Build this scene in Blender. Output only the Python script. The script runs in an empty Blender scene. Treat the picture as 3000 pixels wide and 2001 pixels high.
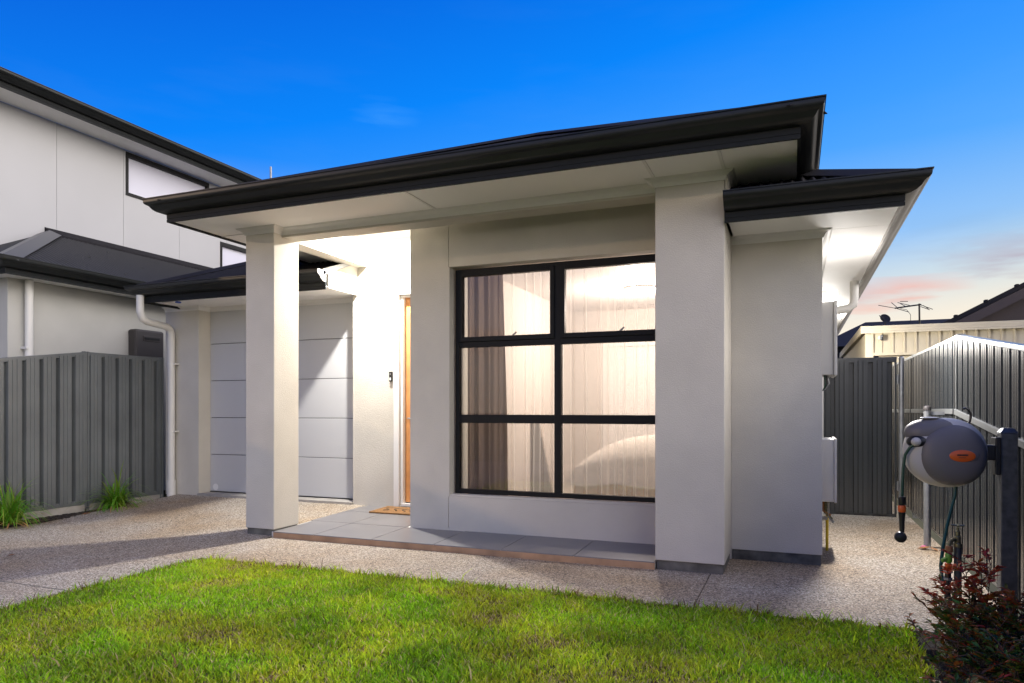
import bpy, math, random
import numpy as np
from mathutils import Vector, Matrix
R = math.radians
random.seed(7); rng = np.random.default_rng(7)
sc = bpy.context.scene
col = sc.collection

# ------------------------------------------------------------------ camera
cam_d = bpy.data.cameras.new('camera'); cam = bpy.data.objects.new('camera', cam_d); col.objects.link(cam)
cam_d.sensor_width = 36.0; cam_d.lens = 2063/3000*36
cam_d.shift_y = 200.5/3000; cam_d.clip_start = .05; cam_d.clip_end = 2000
cam.location = (0, 0, 1.25); cam.rotation_euler = (R(90), 0, math.atan(828/2063))
sc.camera = cam

# ------------------------------------------------------------------ sky (dusk)
SUN_AZ = R(50); SUN_EL = R(9)          # low light from the street, left of and behind the camera
to_sun = Vector((-math.sin(SUN_AZ)*math.cos(SUN_EL), -math.cos(SUN_AZ)*math.cos(SUN_EL), math.sin(SUN_EL)))
w = bpy.data.worlds.new('World'); sc.world = w; w.use_nodes = True
nt = w.node_tree; nt.nodes.clear(); N = nt.nodes.new; L = nt.links.new
def math_node(op, a=None, b=None, tree=None, clamp=False):
    t = tree or nt; n = t.nodes.new('ShaderNodeMath'); n.operation = op; n.use_clamp = clamp
    for i, v in enumerate((a, b)):
        if v is None: continue
        if isinstance(v, (int, float)): n.inputs[i].default_value = v
        else: t.links.new(v, n.inputs[i])
    return n.outputs[0]
def srgb(r, g, b):
    f = lambda c: (c/255/12.92 if c/255 <= .04045 else ((c/255+.055)/1.055)**2.4)
    return (f(r), f(g), f(b), 1)
def ramp(tree, fac, stops, interp='LINEAR'):
    n = tree.nodes.new('ShaderNodeValToRGB'); n.color_ramp.interpolation = interp
    e = n.color_ramp.elements
    while len(e) < len(stops): e.new(.5)
    for i, (p, c) in enumerate(stops):
        e[i].position = p; e[i].color = c if len(c) == 4 else (*c, 1)
    tree.links.new(fac, n.inputs[0]); return n.outputs[0]
tc = N('ShaderNodeTexCoord'); sep = N('ShaderNodeSeparateXYZ'); L(tc.outputs['Generated'], sep.inputs[0])
sx, sy, sz = sep.outputs
glow = math_node('ADD', math_node('MULTIPLY', sx, .8), math_node('MULTIPLY', sy, .6))
t = math_node('SUBTRACT', sz, math_node('MULTIPLY', glow, .2))
tt = math_node('ADD', math_node('MULTIPLY', t, .8), .2, clamp=True)      # t -.25..1 -> 0..1
pos = lambda v: v*.8+.2
sky = ramp(nt, tt, [(pos(-.2), srgb(255, 214, 168)), (pos(-.085), srgb(248, 218, 178)), (pos(-.03), srgb(222, 222, 206)),
                    (pos(.02), srgb(160, 206, 232)), (pos(.08), srgb(108, 184, 250)), (pos(.24), srgb(60, 156, 255)),
                    (pos(.37), srgb(0, 132, 250)), (pos(.50), srgb(0, 105, 226)), (pos(.9), srgb(0, 86, 196))])
ringf = ramp(nt, sz, [(.0, (.95, .95, .95)), (.10, (.72, .72, .72)), (.16, (.42, .42, .42)), (.22, (.16, .16, .16)), (.32, (0, 0, 0))])
rx = N('ShaderNodeMix'); rx.data_type = 'RGBA'; L(ringf, rx.inputs[0]); L(sky, rx.inputs[6]); rx.inputs[7].default_value = (1.05, .92, .78, 1)
sky = rx.outputs[2]
# bright sky lobe added right of the view to fill neighbour wall, fence, lawn
az = math_node('ADD', math_node('MULTIPLY', sx, .998), math_node('MULTIPLY', sy, -.06))
gl = ramp(nt, math_node('ADD', math_node('MULTIPLY', az, .5), .5), [(.595, (0, 0, 0)), (.76, (.42, .42, .42)), (1, (1, 1, 1))], 'EASE')
gf = math_node('MULTIPLY', gl, ramp(nt, sz, [(0, (.9, .9, .9)), (.35, (1, 1, 1)), (.7, (.8, .8, .8)), (1, (.45, .45, .45))]))
gx = N('ShaderNodeMix'); gx.data_type = 'RGBA'; L(gf, gx.inputs[0]); L(sky, gx.inputs[6]); gx.inputs[7].default_value = (4.8, 4.45, 4.15, 1)
sky = gx.outputs[2]
cn = N('ShaderNodeTexNoise'); cm = N('ShaderNodeMapping'); L(tc.outputs['Generated'], cm.inputs[0]); L(cm.outputs[0], cn.inputs[0])
cm.inputs['Scale'].default_value = (3.2, 3.2, 17); cm.inputs['Location'].default_value = (1.3, .4, .55)
cn.inputs['Scale'].default_value = 1.5; cn.inputs['Detail'].default_value = 4; cn.inputs['Roughness'].default_value = .55
cl = ramp(nt, cn.outputs[0], [(.50, (0, 0, 0)), (.66, (1, 1, 1))])
band = ramp(nt, sz, [(.04, (.3, .3, .3)), (.10, (1, 1, 1)), (.16, (.8, .8, .8)), (.25, (.05, .05, .05)), (.5, (0.02, .02, .02))])
cmask = math_node('MULTIPLY', cl, math_node('MULTIPLY', band, .5))
ccol = ramp(nt, sz, [(.09, srgb(248, 168, 140)), (.15, srgb(205, 160, 165)), (.20, srgb(140, 170, 200)), (.3, srgb(150, 190, 240))])
mx = N('ShaderNodeMix'); mx.data_type = 'RGBA'; L(cmask, mx.inputs[0]); L(sky, mx.inputs[6]); L(ccol, mx.inputs[7])
def cloud(base, c, a, b, colr, amt, seed):
    c = Vector(c).normalized(); e = Vector((c.y, -c.x, 0)).normalized()
    nz = N('ShaderNodeTexNoise'); mp = N('ShaderNodeMapping'); L(tc.outputs['Generated'], mp.inputs[0]); L(mp.outputs[0], nz.inputs[0])
    mp.inputs['Scale'].default_value = (9, 9, 60); mp.inputs['Location'].default_value = (seed, seed*.7, seed*1.3); nz.inputs['Scale'].default_value = 1.6; nz.inputs['Detail'].default_value = 5
    u = math_node('ADD', math_node('MULTIPLY', sx, e.x), math_node('MULTIPLY', sy, e.y))
    v = math_node('ADD', math_node('SUBTRACT', sz, c.z), math_node('MULTIPLY', math_node('SUBTRACT', nz.outputs[0], .5), b*2.2))
    fwd = math_node('ADD', math_node('MULTIPLY', sx, c.x), math_node('MULTIPLY', sy, c.y))
    q = math_node('ADD', math_node('POWER', math_node('MULTIPLY', u, 1/a), 2), math_node('POWER', math_node('MULTIPLY', v, 1/b), 2))
    q = math_node('ADD', q, math_node('MULTIPLY', math_node('LESS_THAN', fwd, 0), 50))
    k = math_node('MULTIPLY', math_node('SUBTRACT', 1, math_node('POWER', q, .5), clamp=True), math_node('MULTIPLY', nz.outputs[0], amt*2), clamp=True)
    x = N('ShaderNodeMix'); x.data_type = 'RGBA'; L(k, x.inputs[0]); L(base, x.inputs[6]); x.inputs[7].default_value = colr; return x.outputs[2]
cs = mx.outputs[2]
for c_, a_, b_, k_, w_, sd in (((.1287, .980, .1508), .075, .017, srgb(250, 165, 145), .55, 1.0), ((.240, .9589, .176), .09, .026, srgb(178, 155, 172), .6, 2.3), ((.0843, .988, .127), .045, .007, srgb(250, 170, 150), .45, 3.1),
        ((-.4896, .783, .3838), .05, .016, srgb(70, 160, 255), .35, 6.1)):
    cs = cloud(cs, c_, a_, b_, k_, w_, sd)
ns = N('ShaderNodeTexSky'); ns.sky_type = 'NISHITA'; ns.sun_disc = False; ns.sun_elevation = SUN_EL
ns.sun_rotation = math.atan2(to_sun.x, to_sun.y) % (2*math.pi)
bg1 = N('ShaderNodeBackground'); bg1.inputs[1].default_value = .88; L(cs, bg1.inputs[0])
bg2 = N('ShaderNodeBackground'); bg2.inputs[1].default_value = .003; L(ns.outputs[0], bg2.inputs[0])
ad = N('ShaderNodeAddShader'); L(bg1.outputs[0], ad.inputs[0]); L(bg2.outputs[0], ad.inputs[1])
wo = N('ShaderNodeOutputWorld'); L(ad.outputs[0], wo.inputs[0])

# ------------------------------------------------------------------ sun, exposure
sun_d = bpy.data.lights.new('sun', 'SUN'); sun_d.energy = .5; sun_d.angle = R(1.2); sun_d.color = (1, .70, .40)
sun = bpy.data.objects.new('sun', sun_d); col.objects.link(sun)
sun.rotation_euler = (-to_sun).to_track_quat('-Z', 'Y').to_euler()
vs = sc.view_settings; vs.view_transform = 'Standard'; vs.look = 'None'; vs.exposure = 0.2; vs.gamma = 1.0; vs.use_curve_mapping = False
sc.cycles.max_bounces = 8; sc.cycles.diffuse_bounces = 4; sc.cycles.glossy_bounces = 3; sc.cycles.transparent_max_bounces = 16
sc.cycles.sample_clamp_indirect = 4.0; sc.cycles.caustics_reflective = False; sc.cycles.caustics_refractive = False
sc.cycles.use_denoising = True; sc.cycles.use_adaptive_sampling = True; sc.cycles.adaptive_threshold = .02

# ------------------------------------------------------------------ materials
MATS = {}
def mat(name, c, rough=.6, metal=0., spec=.5, var=0., vscale=3., bump=0., bscale=60., c2=None, bdist=.004, sheen=0., coat=0.):
    if name in MATS: return MATS[name]
    m = bpy.data.materials.new(name); m.use_nodes = True; t = m.node_tree; b = t.nodes['Principled BSDF']
    b.inputs['Base Color'].default_value = (*c, 1); b.inputs['Roughness'].default_value = rough
    b.inputs['Metallic'].default_value = metal; b.inputs['Specular IOR Level'].default_value = spec
    if coat: b.inputs['Coat Weight'].default_value = coat
    g = t.nodes.new('ShaderNodeNewGeometry')
    if var:
        n = t.nodes.new('ShaderNodeTexNoise'); n.inputs['Scale'].default_value = vscale; n.inputs['Detail'].default_value = 5
        t.links.new(g.outputs['Position'], n.inputs['Vector'])
        d = c2 or tuple(x*(1-var) for x in c); e = tuple(min(1, x*(1+var*.6)) for x in c)
        o = ramp(t, n.outputs[0], [(.3, d), (.72, e)]); t.links.new(o, b.inputs['Base Color'])
        rr = math_node('ADD', math_node('MULTIPLY', n.outputs[0], .16, t), rough-.08, t); t.links.new(rr, b.inputs['Roughness'])
    if bump:
        n = t.nodes.new('ShaderNodeTexNoise'); n.inputs['Scale'].default_value = bscale; n.inputs['Detail'].default_value = 4
        t.links.new(g.outputs['Position'], n.inputs['Vector'])
        bn = t.nodes.new('ShaderNodeBump'); bn.inputs['Strength'].default_value = bump; bn.inputs['Distance'].default_value = bdist
        t.links.new(n.outputs[0], bn.inputs['Height']); t.links.new(bn.outputs[0], b.inputs['Normal'])
    MATS[name] = m; return m
render_w = mat('white_render', (.55, .52, .46), .88, var=.085, vscale=2.2, bump=.7, bscale=120, bdist=.005)
soffit_m = mat('soffit_white', (.87, .86, .84), .6, var=.03, vscale=1)
trim_m = mat('trim_white', (.70, .69, .67), .45)
dark_m = mat('charcoal_metal', (.016, .018, .018), .38, spec=.35, var=.12, vscale=4)
fascia_m = mat('charcoal_fascia', (.016, .018, .019), .62, spec=.15, var=.1)
pale_or_floodlit_m = mat('pale_or_floodlit_gutter', (.30, .29, .28), .45, var=.15)  # charcoal side eave with the flood light painted in; also pale gutter end
roof_m = mat('charcoal_roof', (.026, .025, .028), .75, spec=.04, var=.15, vscale=2)
frame_m = mat('black_aluminium', (.010, .010, .010), .5, spec=.2)
gdoor_m = mat('garage_panel', (.50, .50, .50), .5, bump=.25, bscale=400, bdist=.001)
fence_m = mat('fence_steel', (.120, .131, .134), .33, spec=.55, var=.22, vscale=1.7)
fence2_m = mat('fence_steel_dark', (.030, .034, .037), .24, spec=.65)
rail_m = mat('fence_rail_steel', (.20, .21, .21), .35, metal=.3, var=.1)
galv_m = mat('galvanised_steel', (.32, .33, .34), .42, metal=.6, var=.2, vscale=14)
post_m = mat('dark_galvanised', (.09, .10, .11), .4, metal=.5, var=.3, vscale=30)
concrete_m = mat('concrete', (.34, .32, .29), .9, var=.25, vscale=7, bump=.4, bscale=60)
plinth_m = mat('stained_concrete', (.13, .125, .11), .9, var=.55, vscale=9, bump=.7, bscale=40)
tile_m = mat('porcelain_tile', (.185, .18, .185), .36, var=.14, vscale=5)
grout_m = mat('grout', (.60, .58, .54), .9)
riser_m = mat('brown_riser', (.40, .245, .14), .85, var=.3, vscale=6, bump=.3, bscale=50)
timber_m = mat('orange_timber', (.56, .25, .085), .45, var=.2, vscale=9)
pvc_m = mat('white_pvc', (.66, .65, .62), .4)
plaster_m = mat('room_plaster', (.40, .36, .33), .8)
carpet_m = mat('room_carpet', (.26, .22, .19), .95, bump=.3, bscale=200)
def cloth_mat(name, c, tr):
    m = bpy.data.materials.new(name); m.use_nodes = True; t = m.node_tree; b = t.nodes['Principled BSDF']; b.inputs['Base Color'].default_value = (*c, 1); b.inputs['Roughness'].default_value = .9
    tl = t.nodes.new('ShaderNodeBsdfTranslucent'); tl.inputs[0].default_value = (*c, 1); x = t.nodes.new('ShaderNodeMixShader'); x.inputs[0].default_value = tr
    t.links.new(b.outputs[0], x.inputs[1]); t.links.new(tl.outputs[0], x.inputs[2]); t.links.new(x.outputs[0], t.nodes['Material Output'].inputs[0]); return m
curtain_m = cloth_mat('taupe_drape', (.25, .20, .175), .5)
mulch_m = mat('bark_mulch', (.035, .026, .02), .95, var=.6, vscale=60, bump=1, bscale=70, bdist=.02)
nwall_m = mat('neighbour_panel', (.45, .45, .46), .85, var=.04, vscale=.8, bump=.2, bscale=150)
nrend_m = mat('neighbour_render', (.46, .455, .43), .85, var=.05, bump=.2, bscale=120)
cream_m = mat('cream_steel', (.60, .52, .37), .45, var=.06, vscale=1.5)
heater_m = mat('taupe_plastic', (.042, .037, .037), .5)
black_m = mat('black_plastic', (.010, .010, .011), .4)
reel_d = mat('reel_grey', (.125, .12, .122), .5, bump=.1, bscale=500)
reel_l = mat('reel_light_grey', (.46, .45, .42), .45)
orange_m = mat('orange_plastic', (.62, .11, .015), .4)
green_m = mat('green_hose', (.008, .055, .032), .35)
brass_m = mat('old_brass', (.20, .19, .12), .35, metal=.8, var=.4, vscale=60)
yellow_m = mat('yellow_pipe', (.62, .46, .03), .5)
soil_m = mat('lawn_soil', (.075, .07, .028), .95, var=.5, vscale=18, bump=.8, bscale=60, bdist=.02)
terrain_m = mat('terrain', (.12, .12, .06), .95, var=.4, vscale=.6)
mat_m = mat('coir', (.24, .125, .045), .95, var=.35, vscale=50, bump=1, bscale=250)
brown_m = mat('brown_roof', (.045, .03, .028), .6, var=.2)
navy_m = mat('dark_roof_far', (.022, .024, .034), .8, spec=.1)
bed_m = mat('bedspread', (.48, .44, .40), .9, bump=.5, bscale=60)
wood_m = mat('bed_timber', (.45, .25, .12), .5, var=.2, vscale=8)
white_m = mat('white_paint', (.78, .76, .73), .5)
room_white_m = mat('room_white', (.52, .50, .49), .6)
leafdry_m = mat('dry_leaf', (.28, .13, .05), .8, var=.4, vscale=90)
pink_m = mat('pink_petal', (.62, .10, .30), .7)
blue_m = mat('blue_plastic', (.03, .08, .4), .4)

def emis(name, c, s):
    m = bpy.data.materials.new(name); m.use_nodes = True; b = m.node_tree.nodes['Principled BSDF']
    b.inputs['Base Color'].default_value = (.8, .8, .8, 1); b.inputs['Emission Color'].default_value = (*c, 1); b.inputs['Emission Strength'].default_value = s
    return m
def glass_mat(name, tint=(.93, .95, .95), gl=1.0):
    m = bpy.data.materials.new(name); m.use_nodes = True; t = m.node_tree; t.nodes.clear()
    o = t.nodes.new('ShaderNodeOutputMaterial'); tr = t.nodes.new('ShaderNodeBsdfTransparent'); tr.inputs[0].default_value = (*tint, 1)
    g = t.nodes.new('ShaderNodeBsdfGlossy'); g.inputs['Roughness'].default_value = .01; fr = t.nodes.new('ShaderNodeFresnel'); fr.inputs[0].default_value = 1.45
    x = t.nodes.new('ShaderNodeMixShader'); t.links.new(fr.outputs[0], x.inputs[0]); t.links.new(tr.outputs[0], x.inputs[1]); t.links.new(g.outputs[0], x.inputs[2])
    t.links.new(x.outputs[0], o.inputs[0]); return m
glass_m = glass_mat('window_glass')
def sheer_mat():
    m = bpy.data.materials.new('sheer_fabric'); m.use_nodes = True; t = m.node_tree; t.nodes.clear()
    o = t.nodes.new('ShaderNodeOutputMaterial'); tr = t.nodes.new('ShaderNodeBsdfTransparent'); tr.inputs[0].default_value = (1, .97, .94, 1)
    tl = t.nodes.new('ShaderNodeBsdfTranslucent'); tl.inputs[0].default_value = (.93, .90, .87, 1)
    df = t.nodes.new('ShaderNodeBsdfDiffuse'); df.inputs[0].default_value = (.86, .84, .81, 1)
    a = t.nodes.new('ShaderNodeMixShader'); a.inputs[0].default_value = .4; t.links.new(tl.outputs[0], a.inputs[1]); t.links.new(df.outputs[0], a.inputs[2])
    g = t.nodes.new('ShaderNodeNewGeometry'); n = t.nodes.new('ShaderNodeTexNoise'); mp = t.nodes.new('ShaderNodeMapping'); mp.inputs['Scale'].default_value = (30, 30, 700)
    t.links.new(g.outputs['Position'], mp.inputs[0]); t.links.new(mp.outputs[0], n.inputs['Vector']); n.inputs['Scale'].default_value = 1
    lw = t.nodes.new('ShaderNodeLayerWeight'); lw.inputs[0].default_value = .5
    f = math_node('ADD', math_node('ADD', math_node('MULTIPLY', n.outputs[0], .05, t), .235, t), math_node('MULTIPLY', lw.outputs['Facing'], .55, t), t, clamp=True)
    x = t.nodes.new('ShaderNodeMixShader'); t.links.new(f, x.inputs[0]); t.links.new(tr.outputs[0], x.inputs[1]); t.links.new(a.outputs[0], x.inputs[2])
    t.links.new(x.outputs[0], o.inputs[0]); return m
def aggregate_mat():
    m = bpy.data.materials.new('exposed_aggregate'); m.use_nodes = True; t = m.node_tree; b = t.nodes['Principled BSDF']
    g = t.nodes.new('ShaderNodeNewGeometry'); v = t.nodes.new('ShaderNodeTexVoronoi'); v.inputs['Scale'].default_value = 112
    t.links.new(g.outputs['Position'], v.inputs['Vector'])
    s = t.nodes.new('ShaderNodeSeparateColor'); t.links.new(v.outputs['Color'], s.inputs[0])
    stone = ramp(t, s.outputs[0], [(0, (.13, .11, .09)), (.17, (.31, .26, .205)), (.40, (.47, .405, .325)), (.62, (.56, .49, .40)), (.82, (.68, .62, .53)), (.97, (.84, .80, .73))], 'CONSTANT')
    n = t.nodes.new('ShaderNodeTexNoise'); n.inputs['Scale'].default_value = .9; n.inputs['Detail'].default_value = 5; t.links.new(g.outputs['Position'], n.inputs['Vector'])
    st = ramp(t, n.outputs[0], [(.33, (.84, .71, .54)), (.60, (1, 1, 1))])
    gap = ramp(t, v.outputs['Distance'], [(.35, (1, 1, 1)), (.8, (.55, .52, .48))])
    a = t.nodes.new('ShaderNodeMix'); a.data_type = 'RGBA'; a.blend_type = 'MULTIPLY'; a.inputs[0].default_value = 1; t.links.new(stone, a.inputs[6]); t.links.new(st, a.inputs[7])
    a2 = t.nodes.new('ShaderNodeMix'); a2.data_type = 'RGBA'; a2.blend_type = 'MULTIPLY'; a2.inputs[0].default_value = 1; t.links.new(a.outputs[2], a2.inputs[6]); t.links.new(gap, a2.inputs[7])
    t.links.new(a2.outputs[2], b.inputs['Base Color']); b.inputs['Roughness'].default_value = .62
    bn = t.nodes.new('ShaderNodeBump'); bn.invert = True; bn.inputs['Strength'].default_value = .8; bn.inputs['Distance'].default_value = .006
    t.links.new(v.outputs['Distance'], bn.inputs['Height']); t.links.new(bn.outputs[0], b.inputs['Normal']); return m
def attr_leaf_mat(name, rough=.5, trans=.35):
    m = bpy.data.materials.new(name); m.use_nodes = True; t = m.node_tree; b = t.nodes['Principled BSDF']; o = t.nodes['Material Output']
    a = t.nodes.new('ShaderNodeAttribute'); a.attribute_name = 'tone'; t.links.new(a.outputs['Color'], b.inputs['Base Color'])
    b.inputs['Roughness'].default_value = rough; b.inputs['Specular IOR Level'].default_value = .35
    tl = t.nodes.new('ShaderNodeBsdfTranslucent'); t.links.new(a.outputs['Color'], tl.inputs[0])
    x = t.nodes.new('ShaderNodeMixShader'); x.inputs[0].default_value = trans
    t.links.new(b.outputs[0], x.inputs[1]); t.links.new(tl.outputs[0], x.inputs[2]); t.links.new(x.outputs[0], o.inputs[0]); return m

# ------------------------------------------------------------------ mesh helpers (all coordinates are world metres)
def empty(name, loc, label, cat, group=None):
    o = bpy.data.objects.new(name, None); col.objects.link(o); o.location = loc; o.empty_display_size = .2
    o['label'] = label; o['category'] = cat
    if group: o['group'] = group
    return o
def wloc(o):
    v = Vector((0, 0, 0))
    while o: v = v + o.location; o = o.parent
    return v
def tag(o, label, cat, group=None):
    o['label'] = label; o['category'] = cat
    if group: o['group'] = group
    return o
class MB:
    def __init__(s): s.v = []; s.f = []
    def add(s, vs, fs):
        k = len(s.v); s.v += [tuple(p) for p in vs]; s.f += [tuple(i+k for i in f) for f in fs]; return s
    def box(s, x0, x1, y0, y1, z0, z1):
        return s.add([(x0,y0,z0),(x1,y0,z0),(x1,y1,z0),(x0,y1,z0),(x0,y0,z1),(x1,y0,z1),(x1,y1,z1),(x0,y1,z1)],
                     [(0,3,2,1),(4,5,6,7),(0,1,5,4),(1,2,6,5),(2,3,7,6),(3,0,4,7)])
    def hexa(s, bot, top):       # two rings of points
        n = len(bot)
        return s.add(list(bot)+list(top), [tuple(range(n-1,-1,-1)), tuple(range(n,2*n))]+[(i,(i+1)%n,(i+1)%n+n,i+n) for i in range(n)])
    def poly(s, pts): return s.add(pts, [tuple(range(len(pts)))])
    def tube(s, pts, r, n=10, caps=True):
        pts = [Vector(p) for p in pts]; rs = r if isinstance(r, (list, tuple)) else [r]*len(pts)
        rings = []; up = None
        for i, p in enumerate(pts):
            d = (pts[min(i+1,len(pts)-1)]-pts[max(i-1,0)]).normalized()
            if up is None: up = Vector((0,0,1)) if abs(d.z) < .9 else Vector((1,0,0))
            a = d.cross(up).normalized(); b = a.cross(d).normalized(); up = b
            rings.append([p+(a*math.cos(2*math.pi*k/n)+b*math.sin(2*math.pi*k/n))*rs[i] for k in range(n)])
        vs = [q for rg in rings for q in rg]; fs = []
        for i in range(len(pts)-1):
            for k in range(n): fs.append((i*n+k, i*n+(k+1)%n, (i+1)*n+(k+1)%n, (i+1)*n+k))
        if caps: fs += [tuple(range(n-1,-1,-1)), tuple(range((len(pts)-1)*n, len(pts)*n))]
        return s.add(vs, fs)
    def lathe(s, prof, c, axis='Z', n=20):
        vs = []; fs = []
        for r, h in prof:
            for k in range(n):
                a = 2*math.pi*k/n; u, v = r*math.cos(a), r*math.sin(a)
                p = (u, v, h) if axis == 'Z' else ((u, h, v) if axis == 'Y' else (h, u, v)); vs.append((p[0]+c[0], p[1]+c[1], p[2]+c[2]))
        for i in range(len(prof)-1):
            for k in range(n): fs.append((i*n+k, i*n+(k+1)%n, (i+1)*n+(k+1)%n, (i+1)*n+k))
        fs += [tuple(range(n-1,-1,-1)), tuple(range((len(prof)-1)*n, len(prof)*n))]
        return s.add(vs, fs)
    def sweep(s, prof, path, z, side=1, caps=True, segs=None):
        """prof: (out, height) pairs; path: XY points; outward = right of travel when side=1, mitred corners"""
        P = [Vector((p[0], p[1])) for p in path]; n = len(prof); vs = []; fs = []
        for i, p in enumerate(P):
            ds = []
            if i > 0: ds.append((P[i]-P[i-1]).normalized())
            if i < len(P)-1: ds.append((P[i+1]-P[i]).normalized())
            ns_ = [Vector((d.y, -d.x))*side for d in ds]
            m = ns_[0] if len(ns_) == 1 else (ns_[0]+ns_[1])/(1+ns_[0].dot(ns_[1]))
            for o, h in prof: vs.append((p.x+m.x*o, p.y+m.y*o, z+h))
        for i in (segs if segs is not None else range(len(P)-1)):
            for k in range(n): fs.append((i*n+k, i*n+(k+1)%n, (i+1)*n+(k+1)%n, (i+1)*n+k))
        if segs is not None: lo, hi = min(segs)*n, (max(segs)+2)*n; fs = [tuple(q-lo for q in f_) for f_ in fs]; vs = vs[lo:hi]
        elif caps: fs += [tuple(range(n-1,-1,-1)), tuple(range((len(P)-1)*n, len(P)*n))]
        return s.add(vs, fs)
    def build(s, name, m, parent=None, smooth=False, bevel=0, kind=None, keep=False):
        me = bpy.data.meshes.new(name); v = np.array(s.v, dtype=float)
        lo, hi = v.min(0), v.max(0); c = Vector(((lo[0]+hi[0])/2, (lo[1]+hi[1])/2, lo[2]))
        me.from_pydata([tuple(p) for p in (v-np.array(c))], [], s.f); me.validate(); me.update()
        me.materials.append(m)
        import bmesh
        bm = bmesh.new(); bm.from_mesh(me); bmesh.ops.recalc_face_normals(bm, faces=bm.faces); bm.to_mesh(me); bm.free()
        if smooth:
            for p in me.polygons: p.use_smooth = True
            if hasattr(me, 'set_sharp_from_angle'): me.set_sharp_from_angle(angle=R(40))
        o = bpy.data.objects.new(name, me); col.objects.link(o)
        o.location = c - (wloc(parent) if parent else Vector((0,0,0)))
        if parent: o.parent = parent
        if kind: o['kind'] = kind
        if bevel:
            b = o.modifiers.new('bevel', 'BEVEL'); b.width = bevel; b.segments = 2; b.limit_method = 'ANGLE'; b.angle_limit = R(50)
        return o
def wall_y(x0, x1, z0, z1, y0, y1, holes=()):
    """wall lying in an XZ plane with rectangular holes (xa, xb, za, zb)"""
    xs = sorted({x0, x1, *[h[0] for h in holes], *[h[1] for h in holes]}); zs = sorted({z0, z1, *[h[2] for h in holes], *[h[3] for h in holes]})
    xs = [x for x in xs if x0 <= x <= x1]; zs = [z for z in zs if z0 <= z <= z1]
    solid = {}
    for i in range(len(xs)-1):
        for k in range(len(zs)-1):
            cx, cz = (xs[i]+xs[i+1])/2, (zs[k]+zs[k+1])/2
            solid[i, k] = not any(h[0] < cx < h[1] and h[2] < cz < h[3] for h in holes)
    m = MB(); idx = {}
    def V(i, k, b):
        if (i, k, b) not in idx: idx[i, k, b] = len(m.v); m.v.append((xs[i], y1 if b else y0, zs[k]))
        return idx[i, k, b]
    for (i, k), on in solid.items():
        if not on: continue
        m.f.append((V(i,k,0), V(i+1,k,0), V(i+1,k+1,0), V(i,k+1,0))); m.f.append((V(i,k,1), V(i,k+1,1), V(i+1,k+1,1), V(i+1,k,1)))
        for di, dk, a, b in ((-1,0,(i,k),(i,k+1)), (1,0,(i+1,k),(i+1,k+1)), (0,-1,(i,k),(i+1,k)), (0,1,(i,k+1),(i+1,k+1))):
            if not solid.get((i+di, k+dk), False): m.f.append((V(*a,0), V(*b,0), V(*b,1), V(*a,1)))
    return m
def corrugated(o, u, v, ulen, vlo, vhi, amp=.013, pitch=.076, per=6):
    """sheet at origin o spanned by u (along the eave) and v (up the slope); ribs run up the slope"""
    o, u, v = Vector(o), Vector(u).normalized(), Vector(v).normalized(); n = u.cross(v).normalized()
    if n.z < 0: n = -n
    N_ = max(2, int(ulen/pitch*per)); m = MB(); vs = []; fs = []
    for i in range(N_+1):
        a = ulen*i/N_; h = amp*math.sin(2*math.pi*a/pitch)
        lo, hi = vlo(a), vhi(a); hi = max(hi, lo+.001)
        vs += [o+u*a+v*lo+n*h, o+u*a+v*hi+n*h]
    for i in range(N_): fs.append((2*i, 2*i+2, 2*i+3, 2*i+1))
    return m.add(vs, fs)
def cap_bar(p, q, wdt=.16, rise=.035):
    """folded ridge or hip capping between two points"""
    p, q = Vector(p), Vector(q); d = (q-p).normalized(); s_ = d.cross(Vector((0,0,1))).normalized()
    m = MB(); up = Vector((0,0,1))
    prof = [(-wdt, -rise*.9), (-wdt*.25, rise*.55), (0, rise), (wdt*.25, rise*.55), (wdt, -rise*.9), (wdt, -rise*.9-.006), (0, rise-.01), (-wdt, -rise*.9-.006)]
    ring = lambda c: [c+s_*a+up*b for a, b in prof]
    return m.hexa(ring(p), ring(q))
GUT = [(0,0),(.03,.002),(.062,.012),(.088,.030),(.102,.052),(.112,.062),(.126,.068),(.138,.078),(.142,.092),(.142,.112),(.150,.116),(.150,.124),(.140,.125),(.134,.112),(.130,.094),(.10,.075),(.075,.04),(.03,.012),(.0,.010)]
FAS = [(0,0),(.0,.025),(-.003,.028),(-.003,.032),(0,.035),(0,.165),(-.02,.165),(-.02,0)]
COVE = [(0,0),(.008,0),(.012,.012),(.022,.030),(.040,.042),(.060,.048),(.066,.056),(.075,.060),(0,.060)]
PITCH = R(23.5); TP = math.tan(PITCH)

# ================================================================== ground, drive, lawn
def structure(o): o['kind'] = 'structure'; return o
structure(MB().add([(-260,-260,-.12),(260,-260,-.12),(260,330,-.12),(-260,330,-.12)], [(0,1,2,3)]).build('ground', terrain_m))
agg_m = aggregate_mat()
def gz(x, y):
    k = max(0., min(1., (y-5.35)/1.85)); return .11*k if x < -4.7 else 0.0
m = MB(); ys = [-3, 0, 3, 4.6, 5.35, 5.8, 6.3, 6.8, 7.2, 7.45]
xs_ = [-7.75, -6.5, -5.3, -4.76]
for i in range(len(xs_)-1):
    for k in range(len(ys)-1):
        q = [(xs_[i],ys[k]),(xs_[i+1],ys[k]),(xs_[i+1],ys[k+1]),(xs_[i],ys[k+1])]; m.poly([(a,b,gz(a,b)) for a,b in q])
for x in (-7.75,):
    for k in range(len(ys)-1): m.poly([(x,ys[k],gz(x,ys[k])),(x,ys[k+1],gz(x,ys[k+1])),(x,ys[k+1],-.12),(x,ys[k],-.12)])
m.box(-4.7598, -4.66, -3, 4.5598, -.12, 0)
drive = structure(m.build('driveway', agg_m))
m = MB(); m.box(-4.76, -.60, 4.56, 5.56, -.12, .0)
structure(m.build('path', agg_m))
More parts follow.
